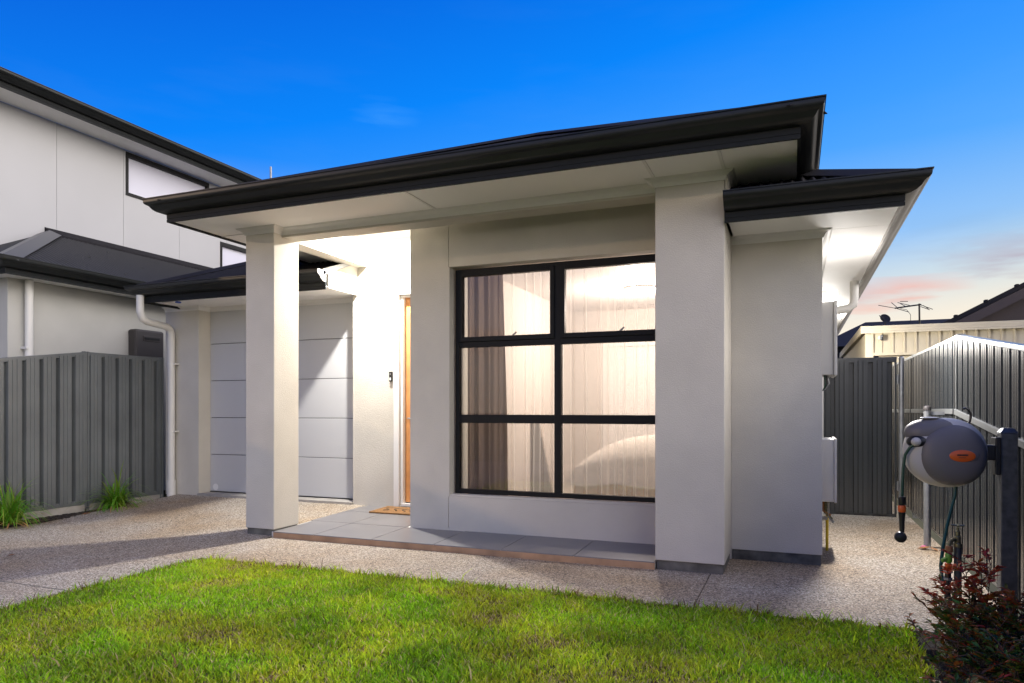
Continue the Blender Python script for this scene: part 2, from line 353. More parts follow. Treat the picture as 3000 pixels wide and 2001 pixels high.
m = MB(); m.box(-.592, 1.245, 4.56, 14.0, -.12, .0)
structure(m.build('side_path', agg_m))
structure(MB().box(-7.75, -4.66, 3.375, 3.383, -.01, .0012).build('driveway_joint', plinth_m))
structure(MB().box(-.60, -.592, 4.56, 5.5, -.12, -.012).build('path_joint', black_m))
structure(MB().box(-4.659, .6195, -1.5, 4.557, -.12, -.02).build('lawn_soil', soil_m))
structure(MB().box(.62, 1.245, -1.5, 4.56, -.12, -.012).build('garden_bed', mulch_m))
structure(MB().box(-8.02, -7.755, -2, 7.17, -.12, .015).build('mulch_strip', mulch_m))

# ---- lawn blades
def lawn():
    n = 235000
    x = rng.uniform(-4.78, .70, n); y = 4.62-(rng.random(n)**1.25)*3.6
    # patchy: a cheap value-noise field decides straw against green
    def vn(px, py, s, seed):
        r_ = np.random.default_rng(seed); G = r_.random((64, 64)); u = px*s+20; v = py*s+20
        i = np.floor(u).astype(int); j = np.floor(v).astype(int); fu = u-i; fv = v-j; fu = fu*fu*(3-2*fu); fv = fv*fv*(3-2*fv)
        g = lambda a, b: G[a % 64, b % 64]
        return (g(i,j)*(1-fu)+g(i+1,j)*fu)*(1-fv)+(g(i,j+1)*(1-fu)+g(i+1,j+1)*fu)*fv
    edge = .05*(vn(x, y, 5, 3)-.5)+.035*(vn(x, y, 17, 4)-.5)
    xr = .60+edge; xl = -4.66+edge; yb = 4.57+edge
    rc = .16; dx = np.maximum(0, (xl+rc)-x); dy = np.maximum(0, y-(yb-rc)); inside = (x > xl) & (x < xr) & (y < yb) & (dx*dx+dy*dy < rc*rc)
    x, y = x[inside], y[inside]; n = len(x)
    dry = .55*vn(x, y, 2.3, 11)+.30*vn(x, y, 6.1, 12)+.15*vn(x, y, 15, 13)
    lush = vn(x, y, 1.1, 21)*.6+.4*(x+4.6)/5.2
    bare = np.clip((dry-.66)/.12, 0, 1)*.75
    hgt = (.020+.030*rng.random(n)+.026*lush*rng.random(n))*(1-.45*bare)
    hgt *= .48+.55*vn(x, y, 6.5, 31)+.28*vn(x, y, 19, 32)
    e_d = np.minimum(np.minimum(4.57-y, x+4.66), .62-x); tall = (e_d < .08) & (rng.random(n) < .14); hgt[tall] *= 1.9; sp_ = rng.random(n) < .012; hgt[sp_] *= 1.8
    ang = rng.uniform(0, 2*math.pi, n); lean = hgt*(.25+.75*rng.random(n)**1.4); wid = .0020+.0020*rng.random(n); wid *= np.where(lush > .5, 1.15, 1)
    ca, sa = np.cos(ang), np.sin(ang); tw = rng.uniform(0, math.pi, n); cw, sw = np.cos(tw), np.sin(tw)
    z0 = np.full(n, -.022)
    P = np.zeros((n, 5, 3))
    for k, (f, wf, lf) in enumerate(((0, 1, 0), (0, -1, 0), (.6, .85, .38), (.6, -.85, .38), (1, 0, 1))):
        P[:, k, 0] = x+ca*lean*lf+cw*wid*wf; P[:, k, 1] = y+sa*lean*lf+sw*wid*wf; P[:, k, 2] = z0+hgt*f*(1-.12*lf)
    g = np.array([.32, .54, .014]); g2 = np.array([.17, .40, .012]); yel = np.array([.50, .54, .03]); straw = np.array([.48, .38, .19]); brown = np.array([.15, .075, .030])
    a = np.clip(rng.random(n)*.9+.25*(lush-.5), 0, 1)[:, None]; c = g*(1-a)+g2*a
    yl = np.clip((dry-.32)*2.4+rng.normal(0, .28, n), 0, 1)[:, None]; c = c*(1-yl)+yel*yl
    dead = rng.random(n) < .09+.45*bare; c[dead] = straw; bro = rng.random(n) < .015+.14*bare+.22*(e_d < .05); c[bro] = brown
    c *= (rng.uniform(.5, 1.55, n)*(.66+.68*vn(x, y, 2.9, 41)))[:, None]
    me = bpy.data.meshes.new('lawn_grass'); me.vertices.add(n*5); me.vertices.foreach_set('co', P.reshape(-1).astype(np.float32))
    base = (np.arange(n)*5)[:, None]; tri = np.concatenate([base+np.array([[0,1,3]]), base+np.array([[0,3,2]]), base+np.array([[2,3,4]])], 1).reshape(-1)
    me.loops.add(n*9); me.loops.foreach_set('vertex_index', tri.astype(np.int32)); me.polygons.add(n*3)
    me.polygons.foreach_set('loop_start', np.arange(0, n*9, 3, dtype=np.int32)); me.update(calc_edges=True)
    at = me.attributes.new('tone', 'FLOAT_COLOR', 'POINT'); cc = np.ones((n, 5, 4)); cc[:, :, :3] = c[:, None, :]; cc[:, :2, :3] *= .9
    at.data.foreach_set('color', cc.reshape(-1).astype(np.float32))
    me.materials.append(attr_leaf_mat('grass_blades', .45, .42))
    o = bpy.data.objects.new('lawn_grass', me); col.objects.link(o); o['kind'] = 'stuff'; o['label'] = 'short patchy green and straw lawn in front of the house'; o['category'] = 'grass'
lawn()

# ================================================================== the house
H = empty('house', (-3.9, 9, 0), 'single-storey white rendered house with dark hipped roof and lit porch', 'house')
def HB(mb, name, m, parent=None, **k): return mb.build(name, m, parent or H, **k)
WY = 6.165                                     # window wall plane
# window wall with the window hole and the control joints beside it
wx0, wx1, wz0, wz1 = -3.135, -.965, .405, 2.647
HB(wall_y(-3.572, -.49, .0, 3.30, WY, WY+.24, [(wx0, wx1, wz0, wz1), (-3.147, -3.141, .1, .404), (-3.147, -3.141, 2.648, 3.29)]), 'wall', render_w)
HB(MB().box(-3.15, -3.138, WY+.012, WY+.02, .09, .403), 'wall_joint', concrete_m); HB(MB().box(-3.15, -3.138, WY+.012, WY+.02, 2.649, 3.28), 'wall_joint', concrete_m)
HB(wall_y(-.489, .206, .085, 2.95, WY, WY+.24), 'wall', render_w)
HB(MB().box(-.485, .196, WY+.012, WY+.22, -.05, .0845), 'wall_base', plinth_m)
HB(MB().box(-.03, .206, WY+.241, 17.5, .085, 2.95), 'wall', render_w)
HB(MB().box(-.03, .196, WY+.242, 17.4, -.05, .0845), 'wall_base', plinth_m)
HB(MB().box(-8.0, .2, 17.5, 17.7, 0, 2.9), 'wall', render_w)
HB(MB().box(-3.35, -3.15, WY+.241, 7.18, .0, 3.30), 'wall', render_w)        # porch return
# columns
for x0, x1, y0, y1, lab in ((-5.09, -4.74, 5.54, 5.912, 'slim white column beside the driveway'), (-1.015, -.492, 5.54, WY-.001, 'broad white column beside the window')):
    o = HB(MB().box(x0, x1, y0, y1, .075, 3.30), 'column', render_w, bevel=.006); o['label'] = lab
    HB(MB().box(x0+.012, x1-.012, y0+.014, y1-.01, -.05, .0745), 'base', plinth_m, o)
# entry wall with doorway
EY = 7.18
HB(wall_y(-4.952, -3.10, .0, 3.45, EY, EY+.2, [(-4.30, -3.46, .15, 2.60)]), 'wall', render_w)
fr = MB()
for a, b, c, d in ((-4.372, -4.302, .112, 2.67), (-3.458, -3.39, .112, 2.67)): fr.box(a, b, EY-.022, EY-.001, c, d)
fr.box(-4.3715, -3.3905, EY-.030, EY-.0225, 2.60, 2.668); fr.box(-4.301, -3.459, EY-.021, EY-.001, 2.601, 2.667)
door = HB(MB().box(-4.262, -3.50, EY+.06, EY+.10, .165, 2.57), 'front_door', timber_m)
HB(fr, 'architrave', trim_m, door)
HB(MB().box(-4.298, -4.264, EY+.01, EY+.15, .152, 2.598).box(-3.498, -3.462, EY+.01, EY+.15, .152, 2.598).box(-4.2635, -3.4985, EY+.01, EY+.15, 2.5705, 2.598), 'door_jamb', trim_m, door)
HB(MB().box(-4.28, -3.48, EY-.005, EY+.09, .125, .151), 'threshold', trim_m, door)
HB(MB().tube([(-4.2, EY+.055, 1.15), (-4.2, EY+.01, 1.15), (-4.09, EY+.005, 1.15)], .009, 8), 'handle', galv_m, door)
# porch ceiling, beams
HB(MB().box(-4.739, -3.351, 5.87, EY-.001, 3.256, 3.29).box(-3.3505, -.50, 5.87, WY-.001, 3.256, 3.29), 'porch_ceiling', soffit_m)
HB(MB().box(-4.94, -4.742, 5.913, EY-.001, 2.963, 3.35), 'beam', render_w)
HB(MB().box(-4.738, -1.017, 5.66, 5.868, 2.968, 3.35), 'beam', render_w)
cv = MB()
cv.sweep(COVE, [(-4.740, 5.66), (-1.016, 5.66)], 2.99, 1)
HB(cv, 'cornice', trim_m)
cv = MB(); cv.sweep(COVE, [(-5.0905, 5.90), (-5.0905, 5.539), (-4.7395, 5.539), (-4.7395, 5.658)], 2.99, 1)
HB(cv, 'cornice', trim_m)
cv = MB(); cv.sweep(COVE, [(-1.0155, 5.658), (-1.0155, 5.539), (-.4915, 5.539), (-.4915, 6.0)], 2.99, 1)
HB(cv, 'cornice', trim_m)
cv = MB(); cv.sweep(COVE, [(-4.7415, 5.89), (-4.7415, EY-.0005), (-3.352, EY-.0005)], 3.195, 1)
HB(cv, 'cornice', trim_m)
# portico soffit panels with joiner strips
FX0, FX1, FY = -5.535, .036, 4.985
xs_ = [FX0+.006, -2.983, -1.012, -.490, FX1-.004]
for i in range(4): HB(MB().box(xs_[i]+.003, xs_[i+1]-.003, FY+.005, 5.655 if i < 3 else 5.93, 3.05, 3.06), 'soffit_panel', soffit_m)
HB(MB().box(FX0+.009, -4.945, 5.663, 7.25, 3.05, 3.06), 'soffit_panel', soffit_m)
for x in xs_[1:4]: HB(MB().box(x-.012, x+.012, FY+.006, 5.59, 3.044, 3.0495), 'soffit_strip', trim_m)
HB(MB().box(FX0+.01, -5.10, 5.651, 5.671, 3.044, 3.0495), 'soffit_strip', trim_m)
f = HB(MB().sweep(FAS, [(FX0, 7.4), (FX0, FY), (FX1, FY), (FX1, 6.7)], 3.03, 1), 'fascia', fascia_m)
g = HB(MB().sweep(GUT, [(FX0, 7.35), (FX0, FY), (FX1, FY), (FX1, 6.62)], 3.108, 1), 'gutter', dark_m, smooth=True)
HB(MB().box(FX0+.02, FX0+.16, FY+.0, FY+.02, 3.18, 3.195), 'gutter_bracket', dark_m, g)
# portico roof: hipped, ridge runs back along Y
ez = 3.215; e0, e1, ey = FX0-.05, FX1+.05, FY-.05; half = (e1-e0)/2; px_ = (e0+e1)/2
up = lambda d: Vector((0, math.cos(PITCH), math.sin(PITCH)))
rf = HB(corrugated((e0, ey, ez), (1,0,0), (0, math.cos(PITCH), math.sin(PITCH)), 2*half, lambda a: 0, lambda a: min(a, 2*half-a)/math.cos(PITCH)), 'roof', roof_m, smooth=True)
pk = Vector((px_, ey+half, ez+half*TP))
def side_plane(x, y0, sgn, length, run):   # eave along Y at x, climbing towards -sgn
    return corrugated((x, y0, ez), (0,1,0), (-sgn*math.cos(PITCH), 0, math.sin(PITCH)), length, lambda a: 0, lambda a: min(a, run)/math.cos(PITCH), per=4)
HB(side_plane(e0, ey, -1, 9, half), 'roof', roof_m, smooth=True)
HB(side_plane(e1, ey, 1, 9, half), 'roof', roof_m, smooth=True)
HB(cap_bar((e0, ey, ez+.01), pk+Vector((0,0,.02))), 'hip_cap', roof_m, rf); HB(cap_bar((e1, ey, ez+.01), pk+Vector((0,0,.02))), 'hip_cap', roof_m, rf)
HB(cap_bar(pk+Vector((0,0,.02)), pk+Vector((0, 6, .02))), 'ridge_cap', roof_m, rf)
for i in range(13):                       # screw heads along the front sheet
    a = .35+i*.45; s_ = .22
    HB(MB().lathe([(.012,0),(.012,.012),(.004,.016)], (e0+a, ey+s_*math.cos(PITCH), ez+s_*math.sin(PITCH)+.004), n=6), 'roof_screw', roof_m, rf)
# lower roof on the right
LX0, LX1, LY = -.488, .705, 5.495
HB(MB().sweep(FAS, [(LX0, LY), (LX1, LY), (LX1, 17.8)], 2.655, 1, segs=[0]), 'fascia', fascia_m); HB(MB().sweep(FAS, [(LX0, LY), (LX1, LY), (LX1, 17.8)], 2.655, 1, segs=[1]), 'fascia', pale_or_floodlit_m)
g2 = HB(MB().sweep(GUT, [(LX0, LY), (LX1, LY), (LX1, 17.8)], 2.732, 1, segs=[0]), 'gutter', dark_m, smooth=True)
HB(MB().sweep(GUT, [(LX0, LY), (LX1, LY), (LX1, 17.8)], 2.732, 1, segs=[1]), 'gutter', pale_or_floodlit_m, smooth=True)  # side fascia and gutter: flood light on charcoal put into the colour
HB(MB().box(LX0, LX1-.022, LY+.005, WY-.003, 2.69, 2.70), 'soffit_panel', soffit_m)
for k in range(6):
    y0 = WY+.003+k*1.8
    HB(MB().box(.208, LX1-.0215, y0, y0+1.793, 2.69, 2.70), 'soffit_panel', soffit_m)
HB(MB().box(-.488, -.47, 5.545, LY+.67, 2.69, 3.05), 'eave_end', render_w)
cv = MB(); cv.sweep(COVE, [(-.49, WY-.001), (.207, WY-.001), (.207, 17)], 2.63, 1)
HB(cv, 'cornice', trim_m)
le = 2.84; lx = LX1+.05; ly = LY-.05; ll = 13
rf2 = HB(corrugated((lx, ly, le), (-1,0,0), (0, math.cos(PITCH), math.sin(PITCH)), lx+.49, lambda a: 0, lambda a: min(a, 1.3)/math.cos(PITCH)), 'roof', roof_m, smooth=True)
HB(corrugated((lx, ly, le), (0,1,0), (-math.cos(PITCH), 0, math.sin(PITCH)), ll, lambda a: 0, lambda a: min(a, 4.2)/math.cos(PITCH), per=4), 'roof', roof_m, smooth=True)
HB(cap_bar((lx, ly, le+.012), (lx-1.3, ly+1.3, le+1.3*TP+.012), .13), 'hip_cap', roof_m, rf2)
# side downpipe with elbows
HB(MB().tube([(.62, 8.75, 2.72), (.62, 8.75, 2.50), (.61, 8.75, 2.43), (.56, 8.75, 2.39), (.36, 8.75, 2.36), (.29, 8.75, 2.34), (.262, 8.75, 2.28), (.262, 8.75, .02)], .045, 12), 'downpipe', pvc_m, smooth=True)
# garage: pier, door, eave
GY = EY
HB(MB().box(-7.99, -7.398, GY, GY+.26, .10, 2.68), 'wall', render_w)
HB(MB().box(-7.99, -7.79, GY+.261, 16, .05, 2.68), 'wall', render_w)
HB(MB().box(-4.951, -4.75, GY+.201, 16, .05, 3.0), 'wall', render_w)
gd = HB(MB().box(-7.397, -4.953, GY+.225, GY+.235, .142, 2.66), 'garage_door', dark_m)
for k in range(5): HB(MB().box(-7.395, -4.955, GY+.20, GY+.224, .146+.5*k+.0035, .146+.5*(k+1)-.0035), 'panel', gdoor_m, gd, bevel=.003)
HB(MB().lathe([(.045,-.001),(.045,.001)], (-7.30, GY+.198, .205), 'Y', 18), 'badge', trim_m, gd)
HB(MB().box(-7.397, -4.957, GY-.03, GY+.30, .02, .135), 'garage_slab', concrete_m)
HB(MB().box(-7.396, -4.956, GY+.195, GY+.226, .136, .1455), 'weather_seal', black_m, gd)
GX0, GX1, GF = -7.72, -4.902, 6.575
HB(MB().sweep(FAS, [(GX0, 15), (GX0, GF), (GX1, GF)], 2.610, 1), 'fascia', fascia_m)
gg = HB(MB().sweep(GUT, [(GX0, 15), (GX0, GF), (GX1+.0, GF)], 2.69, 1), 'gutter', dark_m, smooth=True)
HB(MB().sweep([(0,0),(.03,.002),(.062,.012),(.088,.030),(.102,.052),(.112,.062),(.126,.068),(.138,.078),(.150,.092),(.150,.125),(0,.125)], [(GX1+.001, GF), (GX1+.007, GF)], 2.69, 1), 'gutter_end', pale_or_floodlit_m, gg)
HB(MB().box(GX0+.004, -6.40, GF+.005, GY-.003, 2.640, 2.65).box(-6.394, GX1, GF+.005, GY-.003, 2.640, 2.65), 'soffit_panel', soffit_m)
HB(MB().box(-7.3965, -4.953, GY-.002, GY+.224, 2.641, 2.651), 'head_lining', soffit_m)
cv = MB(); cv.sweep(COVE, [(-7.99, GY-.001), (-7.398, GY-.001), (-7.398, GY+.199), (-4.953, GY+.199)], 2.585, 1); HB(cv, 'cornice', trim_m)
bx = MB(); bx.hexa([(-4.898, GF+.03, 2.63), (-4.898, GY-.001, 2.63), (-4.898, GY-.001, 3.02), (-4.898, GF+.03, 2.785)], [(-4.885, GF+.03, 2.63), (-4.885, GY-.001, 2.63), (-4.885, GY-.001, 3.02), (-4.885, GF+.03, 2.785)])
HB(bx, 'eave_end', render_w)
ge = 2.795; gx0 = GX0-.05; gy0 = GF-.05
rf3 = HB(corrugated((gx0, gy0, ge), (1,0,0), (0, math.cos(PITCH), math.sin(PITCH)), GX1-.02-gx0, lambda a: 0, lambda a: min(a, 2.2 if a < 1.9 else .95 if a > 2.55 else 2.2)/math.cos(PITCH)), 'roof', roof_m, smooth=True)
HB(corrugated((gx0, gy0, ge), (0,1,0), (math.cos(PITCH), 0, math.sin(PITCH)), 8, lambda a: 0, lambda a: min(a, 2.2)/math.cos(PITCH), per=4), 'roof', roof_m, smooth=True)
HB(cap_bar((gx0, gy0, ge+.012), (gx0+2.2, gy0+2.2, ge+2.2*TP+.012), .13), 'hip_cap', roof_m, rf3)
fl = MB(); z_at = lambda y: ge+(y-gy0)*TP
fl.hexa([(-4.925, gy0, z_at(gy0)-.03), (-4.895, gy0, z_at(gy0)-.03), (-4.895, gy0, z_at(gy0)+.035), (-4.925, gy0, z_at(gy0)+.035)], [(-4.925, GY-.01, z_at(GY)-.09), (-4.895, GY-.01, z_at(GY)-.09), (-4.895, GY-.01, z_at(GY)-.02), (-4.925, GY-.01, z_at(GY)-.02)])
HB(fl, 'barge_flashing', galv_m, rf3)
# garage downpipe
dp = HB(MB().tube([(-7.69, 6.52, 2.70), (-7.69, 6.52, 2.50), (-7.69, 6.55, 2.42), (-7.70, 6.62, 2.385), (-7.80, 7.02, 2.365), (-7.81, 7.085, 2.335), (-7.81, 7.11, 2.27), (-7.81, 7.11, .10)], .046, 14), 'downpipe', pvc_m, smooth=True)
HB(MB().tube([(-7.81, 7.11, .09), (-7.81, 7.11, .30)], .057, 14), 'collar', pvc_m, dp, smooth=True)
for z in (.95, 1.86): HB(MB().tube([(-7.81, 7.11, z), (-7.81, 7.11, z+.02)], .0485, 14).box(-7.765, -7.735, 7.10, 7.17, z, z+.02), 'clip', pvc_m, dp)
# porch floor: a slab, a brown riser and the tiles laid to a slight fall
def tz(y): return .060+.045*max(0, min(1, (y-5.54)/1.64))
fl = MB(); fl.hexa([(-4.77,5.545,-.1),(-1.017,5.545,-.1),(-1.017,WY-.001,-.1),(-4.77,WY-.001,-.1)], [(-4.77,5.545,tz(5.545)-.006),(-1.017,5.545,tz(5.545)-.006),(-1.017,WY-.001,tz(WY)-.006),(-4.77,WY-.001,tz(WY)-.006)])
fl.hexa([(-4.77,WY,-.1),(-3.352,WY,-.1),(-3.352,EY-.001,-.1),(-4.77,EY-.001,-.1)], [(-4.77,WY,tz(WY)-.006),(-3.352,WY,tz(WY)-.006),(-3.352,EY-.001,tz(EY)-.006),(-4.77,EY-.001,tz(EY)-.006)])
pf = HB(fl, 'porch_floor', grout_m)
HB(MB().box(-4.735, -1.018, 5.525, 5.5445, -.1, .052), 'riser', riser_m, pf)
tx = [-4.775, -4.26, -3.614, -2.968, -2.322, -1.676, -1.018]; ty = [5.522, 6.15, 6.78, 7.178]
for i in range(6):
    for k in range(3):
        x0, x1, y0, y1 = tx[i]+.004, tx[i+1]-.004, ty[k]+.004, ty[k+1]-.004
        if k == 0: y1 = WY-.002 if x0 > -3.58 else y1
        if k > 0 and x0 > -3.63:
            continue
        if k == 0 and i == 0: x0 = -4.737
        b = [(x0,y0),(x1,y0),(x1,y1),(x0,y1)]
        HB(MB().hexa([(a,c,tz(c)-.008) for a,c in b], [(a,c,tz(c)) for a,c in b]), 'tile', tile_m, pf)
for k in (1, 2): b = [(-3.611, ty[k]+.0025 if k == 2 else WY+.245), (-3.353, ty[k]+.0025 if k == 2 else WY+.245), (-3.353, ty[k+1]-.0025), (-3.611, ty[k+1]-.0025)]; HB(MB().hexa([(a,c,tz(c)-.008) for a,c in b], [(a,c,tz(c)) for a,c in b]), 'tile', tile_m, pf)

# window: frame, awning sashes over fixed panes
wy0, wy1 = WY+.085, WY+.145
W = HB(MB().box(wx0+.024, wx0+.064, wy0, wy1, wz0+.024, wz1-.016).box(wx1-.064, wx1-.024, wy0, wy1, wz0+.024, wz1-.016)
       .box(wx0+.064, wx1-.064, wy0, wy1, wz0+.024, wz0+.068).box(wx0+.064, wx1-.064, wy0, wy1, wz1-.052, wz1-.016), 'window', frame_m, bevel=.003)
mxc = -2.051
HB(MB().box(mxc-.032, mxc+.032, wy0+.002, wy1-.002, wz0+.068, wz1-.052), 'mullion', frame_m, W)
for a, b in ((1.122, 1.204), (1.862, 1.918)):
    for x0, x1 in ((wx0+.064, mxc-.032), (mxc+.032, wx1-.064)): HB(MB().box(x0, x1, wy0+.003, wy1-.003, a, b), 'transom', frame_m, W, bevel=.003)
for x0, x1 in ((wx0+.064, mxc-.032), (mxc+.032, wx1-.064)):
    za, zb = 1.919, wz1-.053
    s_ = HB(MB().box(x0+.001, x0+.040, wy0-.012, wy1-.015, za, zb).box(x1-.040, x1-.001, wy0-.012, wy1-.015, za, zb).box(x0+.040, x1-.040, wy0-.012, wy1-.015, za, za+.045).box(x0+.040, x1-.040, wy0-.012, wy1-.015, zb-.036, zb), 'sash', frame_m, W, bevel=.002)
    xm = x0+(x1-x0)*.55
    HB(MB().tube([(xm, wy1-.01, za+.04), (xm, wy1+.012, za+.055), (xm+.035, wy1+.02, za+.085)], .008, 6), 'winder', galv_m, W)
    HB(MB().box(x0+.040, x1-.040, wy0+.015, wy0+.019, za+.045, zb-.036), 'pane', glass_m, W)
    for a, b in ((wz0+.068, 1.122), (1.204, 1.862)): HB(MB().box(x0, x1, wy0+.025, wy0+.029, a, b), 'pane', glass_m, W)
HB(MB().box(wx0+.001, wx1-.001, WY+.012, wy0-.001, wz0+.001, wz0+.022), 'sill', render_w, W)
# bedroom seen through the window
rx0, rx1, ry0, ry1, rz0, rz1 = -3.14, -.04, WY+.243, 10.4, .12, 2.75
HB(MB().box(rx0, rx1, ry0, ry1, rz0-.02, rz0), 'bedroom_floor', carpet_m)
HB(MB().box(rx0, rx1, ry0, ry1, rz1, rz1+.02), 'bedroom_ceiling', room_white_m)
HB(wall_y(rx0, rx1, rz0, rz1, ry1, ry1+.1, [(-2.62, -1.85, rz0, 2.2)]), 'bedroom_wall', plaster_m)
HB(MB().box(rx0-.01, rx0, 7.19, ry1, rz0, rz1), 'bedroom_wall', plaster_m); HB(MB().box(rx1, rx1+.008, ry0, ry1, rz0, rz1), 'bedroom_wall', plaster_m)
idr = HB(MB().box(-2.62, -1.85, ry1+.02, ry1+.06, rz0, 2.2), 'bedroom_door', room_white_m)
HB(MB().box(-2.69, -2.622, ry1-.02, ry1-.001, rz0, 2.27).box(-1.848, -1.78, ry1-.02, ry1-.001, rz0, 2.27).box(-2.62, -1.85, ry1-.02, ry1-.001, 2.202, 2.27), 'architrave', room_white_m, idr)
HB(MB().tube([(-1.95, ry1+.02, 1.1), (-1.95, ry1-.04, 1.1), (-2.07, ry1-.04, 1.1)], .011, 8), 'handle', galv_m, idr)

# lights
def egg(c, rx, ry, rz, px=2.4, py=2.2, nose=0., nu=40, nv=24, cut=None):
    """super-ellipsoid in world axes; nose>0 pulls the -X side forward and down"""
    m = MB(); vs = []; fs = []
    pw = lambda v, e: math.copysign(abs(v)**(2/e), v)
    for j in range(nv+1):
        b = -math.pi/2+math.pi*j/nv
        for i in range(nu):
            a = 2*math.pi*i/nu
            X_ = rx*pw(math.cos(b), py)*pw(math.cos(a), px); Z_ = rz*pw(math.cos(b), py)*pw(math.sin(a), px); Y_ = ry*pw(math.sin(b), py)
            X_ += nose*(-.06)*(max(0, -X_)/rx)**2; Z_ -= .03*nose*(X_/rx)
            vs.append((c[0]+X_, c[1]+Y_, c[2]+Z_))
    for j in range(nv):
        for i in range(nu): fs.append((j*nu+i, j*nu+(i+1)%nu, (j+1)*nu+(i+1)%nu, (j+1)*nu+i))
    return m.add(vs, fs)
def point(name, loc, energy, color, size, typ='POINT', **k):
    d = bpy.data.lights.new(name, typ); d.energy = energy; d.color = color
    if typ == 'AREA': d.shape = 'DISK'; d.size = size
    else: d.shadow_soft_size = size
    for a, b in k.items(): setattr(d, a, b)
    o = bpy.data.objects.new(name, d); col.objects.link(o); o.location = loc; return o
dl = empty('porch_downlight', (-4.42, 6.72, 3.2), 'lit recessed round downlight in the porch ceiling by the front door', 'light')
MB().lathe([(.062,0),(.062,-.008),(.048,-.010),(.046,-.004)], (-4.42, 6.72, 3.2555), n=28).build('trim_ring', trim_m, dl)
MB().lathe([(.044,0),(.044,-.004)], (-4.42, 6.72, 3.2535), n=28).build('lens', emis('downlight_lens', (1, .97, .92), 30), dl)
lp = point('downlight_lamp', (0, 0, .044), 160, (1, .96, .90), .085, 'AREA'); lp.parent = dl
cl_ = empty('bedroom_ceiling_light', (-1.75, 8.6, 2.66), 'round lit ceiling light glowing through the sheer curtain', 'light')
MB().lathe([(.19,0),(.19,-.05),(.15,-.075),(.05,-.085)], (-1.75, 8.6, 2.749), n=28).build('diffuser', emis('ceiling_diffuser', (1, .90, .78), 22), cl_, smooth=True)
MB().lathe([(.20,0),(.20,-.02)], (-1.75, 8.6, 2.7495), n=28).build('base_ring', white_m, cl_)
lp = point('ceiling_lamp', (0, 0, -.14), 265, (1, .83, .72), .12); lp.parent = cl_
fd = empty('flood_light', (.25, 6.98, 2.24), 'glaring white flood light on the side wall above the meter box', 'light')
MB().box(.2065, .235, 6.93, 7.03, 2.27, 2.37).build('wall_plate', trim_m, fd)
MB().box(.235, .27, 6.965, 6.995, 2.30, 2.33).build('arm', trim_m, fd)
fb = MB(); fb.hexa([(.265,6.92,2.29),(.345,6.92,2.265),(.345,7.04,2.265),(.265,7.04,2.29)], [(.275,6.92,2.345),(.355,6.92,2.325),(.355,7.04,2.325),(.275,7.04,2.345)]); fb.build('lamp_head', trim_m, fd, bevel=.006)
egg((.335, 6.93, 2.262), .030, .045, .030, 2, 2, 0, 16, 10).build('lens', emis('flood_lens', (1, .97, .95), 60), fd, smooth=True)
lp = point('flood_lamp', (.14, -.02, .0), 85, (1, .95, .91), .10, 'AREA'); lp.parent = fd
lp.rotation_euler = Vector((.45, -.30, -1)).to_track_quat('-Z', 'Y').to_euler()
lp = point('flood_glow', (.15, -.02, .0), 16, (1, .95, .91), .12); lp.parent = fd
f2 = empty('rear_flood_light', (.25, 11.4, 2.3), 'lit lamp on the house side wall beyond the gate', 'light')
MB().box(.2065, .235, 11.35, 11.45, 2.3, 2.4).build('wall_plate', trim_m, f2)
MB().box(.236, .33, 11.32, 11.48, 2.29, 2.36).build('lamp_head', trim_m, f2, bevel=.006)
MB().box(.331, .336, 11.33, 11.47, 2.295, 2.355).build('lens', bpy.data.materials['flood_lens'], f2)
lp = point('rear_flood_lamp', (.14, 0, .02), 110, (1, .97, .92), .05); lp.parent = f2

# curtains
def pleats(name, xa, xb, y, z0, z1, m, seed):
    # flat sheer cloth hanging in panels between narrow soft pleats
    r_ = random.Random(seed); xs = []; x = xa
    pl = []
    while x < xb: x += r_.uniform(.085, .15); pl.append((x, r_.uniform(.008, .013), r_.uniform(.012, .026)*r_.choice((1, 1, -1))))
    n = int((xb-xa)/.004); rows = 6; vs = []; fs = []
    for k in range(rows+1):
        tq = k/rows
        for i in range(n+1):
            x = xa+(xb-xa)*i/n; yy = y+.006*math.sin(9*x+2*tq)
            for p, w_, a_ in pl:
                d = (x-p-.012*math.sin(2.1*tq+p*7)*tq)/w_
                if abs(d) < 4: yy += a_*math.exp(-d*d)
            vs.append((x, yy, z1+(z0-z1)*tq))
    for k in range(rows):
        for i in range(n): fs.append((k*(n+1)+i, k*(n+1)+i+1, (k+1)*(n+1)+i+1, (k+1)*(n+1)+i))
    return MB().add(vs, fs).build(name, m, None, smooth=True)
def drape(name, xa, xb, y, z0, z1, amp, wl, m, seed, flare=0., parent=None, n=None):
    r_ = random.Random(seed); n = n or int((xb-xa)/.006); ph = [r_.uniform(0, 6.28) for _ in range(4)]; mb = MB(); rows = 12
    vs = []; fs = []
    for k in range(rows+1):
        tq = k/rows; z = z1+(z0-z1)*tq
        for i in range(n+1):
            u = i/n; x = xa+(xb-xa)*u*(1+flare*tq)
            a = 2*math.pi*(x-xa)/wl+.7*math.sin(3.1*u*6+ph[0])
            yy = y+amp*(.75+.3*tq)*(math.sin(a)+.35*math.sin(2.3*a+ph[1])+.15*math.sin(.4*a+ph[2]+tq))
            vs.append((x+.3*amp*math.cos(a)*(.6+.5*tq), yy, z))
    for k in range(rows):
        for i in range(n): fs.append((k*(n+1)+i, k*(n+1)+i+1, (k+1)*(n+1)+i+1, (k+1)*(n+1)+i))
    return mb.add(vs, fs).build(name, m, parent, smooth=True)
tag(drape('drape_curtain', -3.12, -2.72, 6.53, .14, 2.70, .030, .105, curtain_m, 3, .12), 'dark taupe drape gathered at the left of the big window', 'curtain')
sh = sheer_mat()
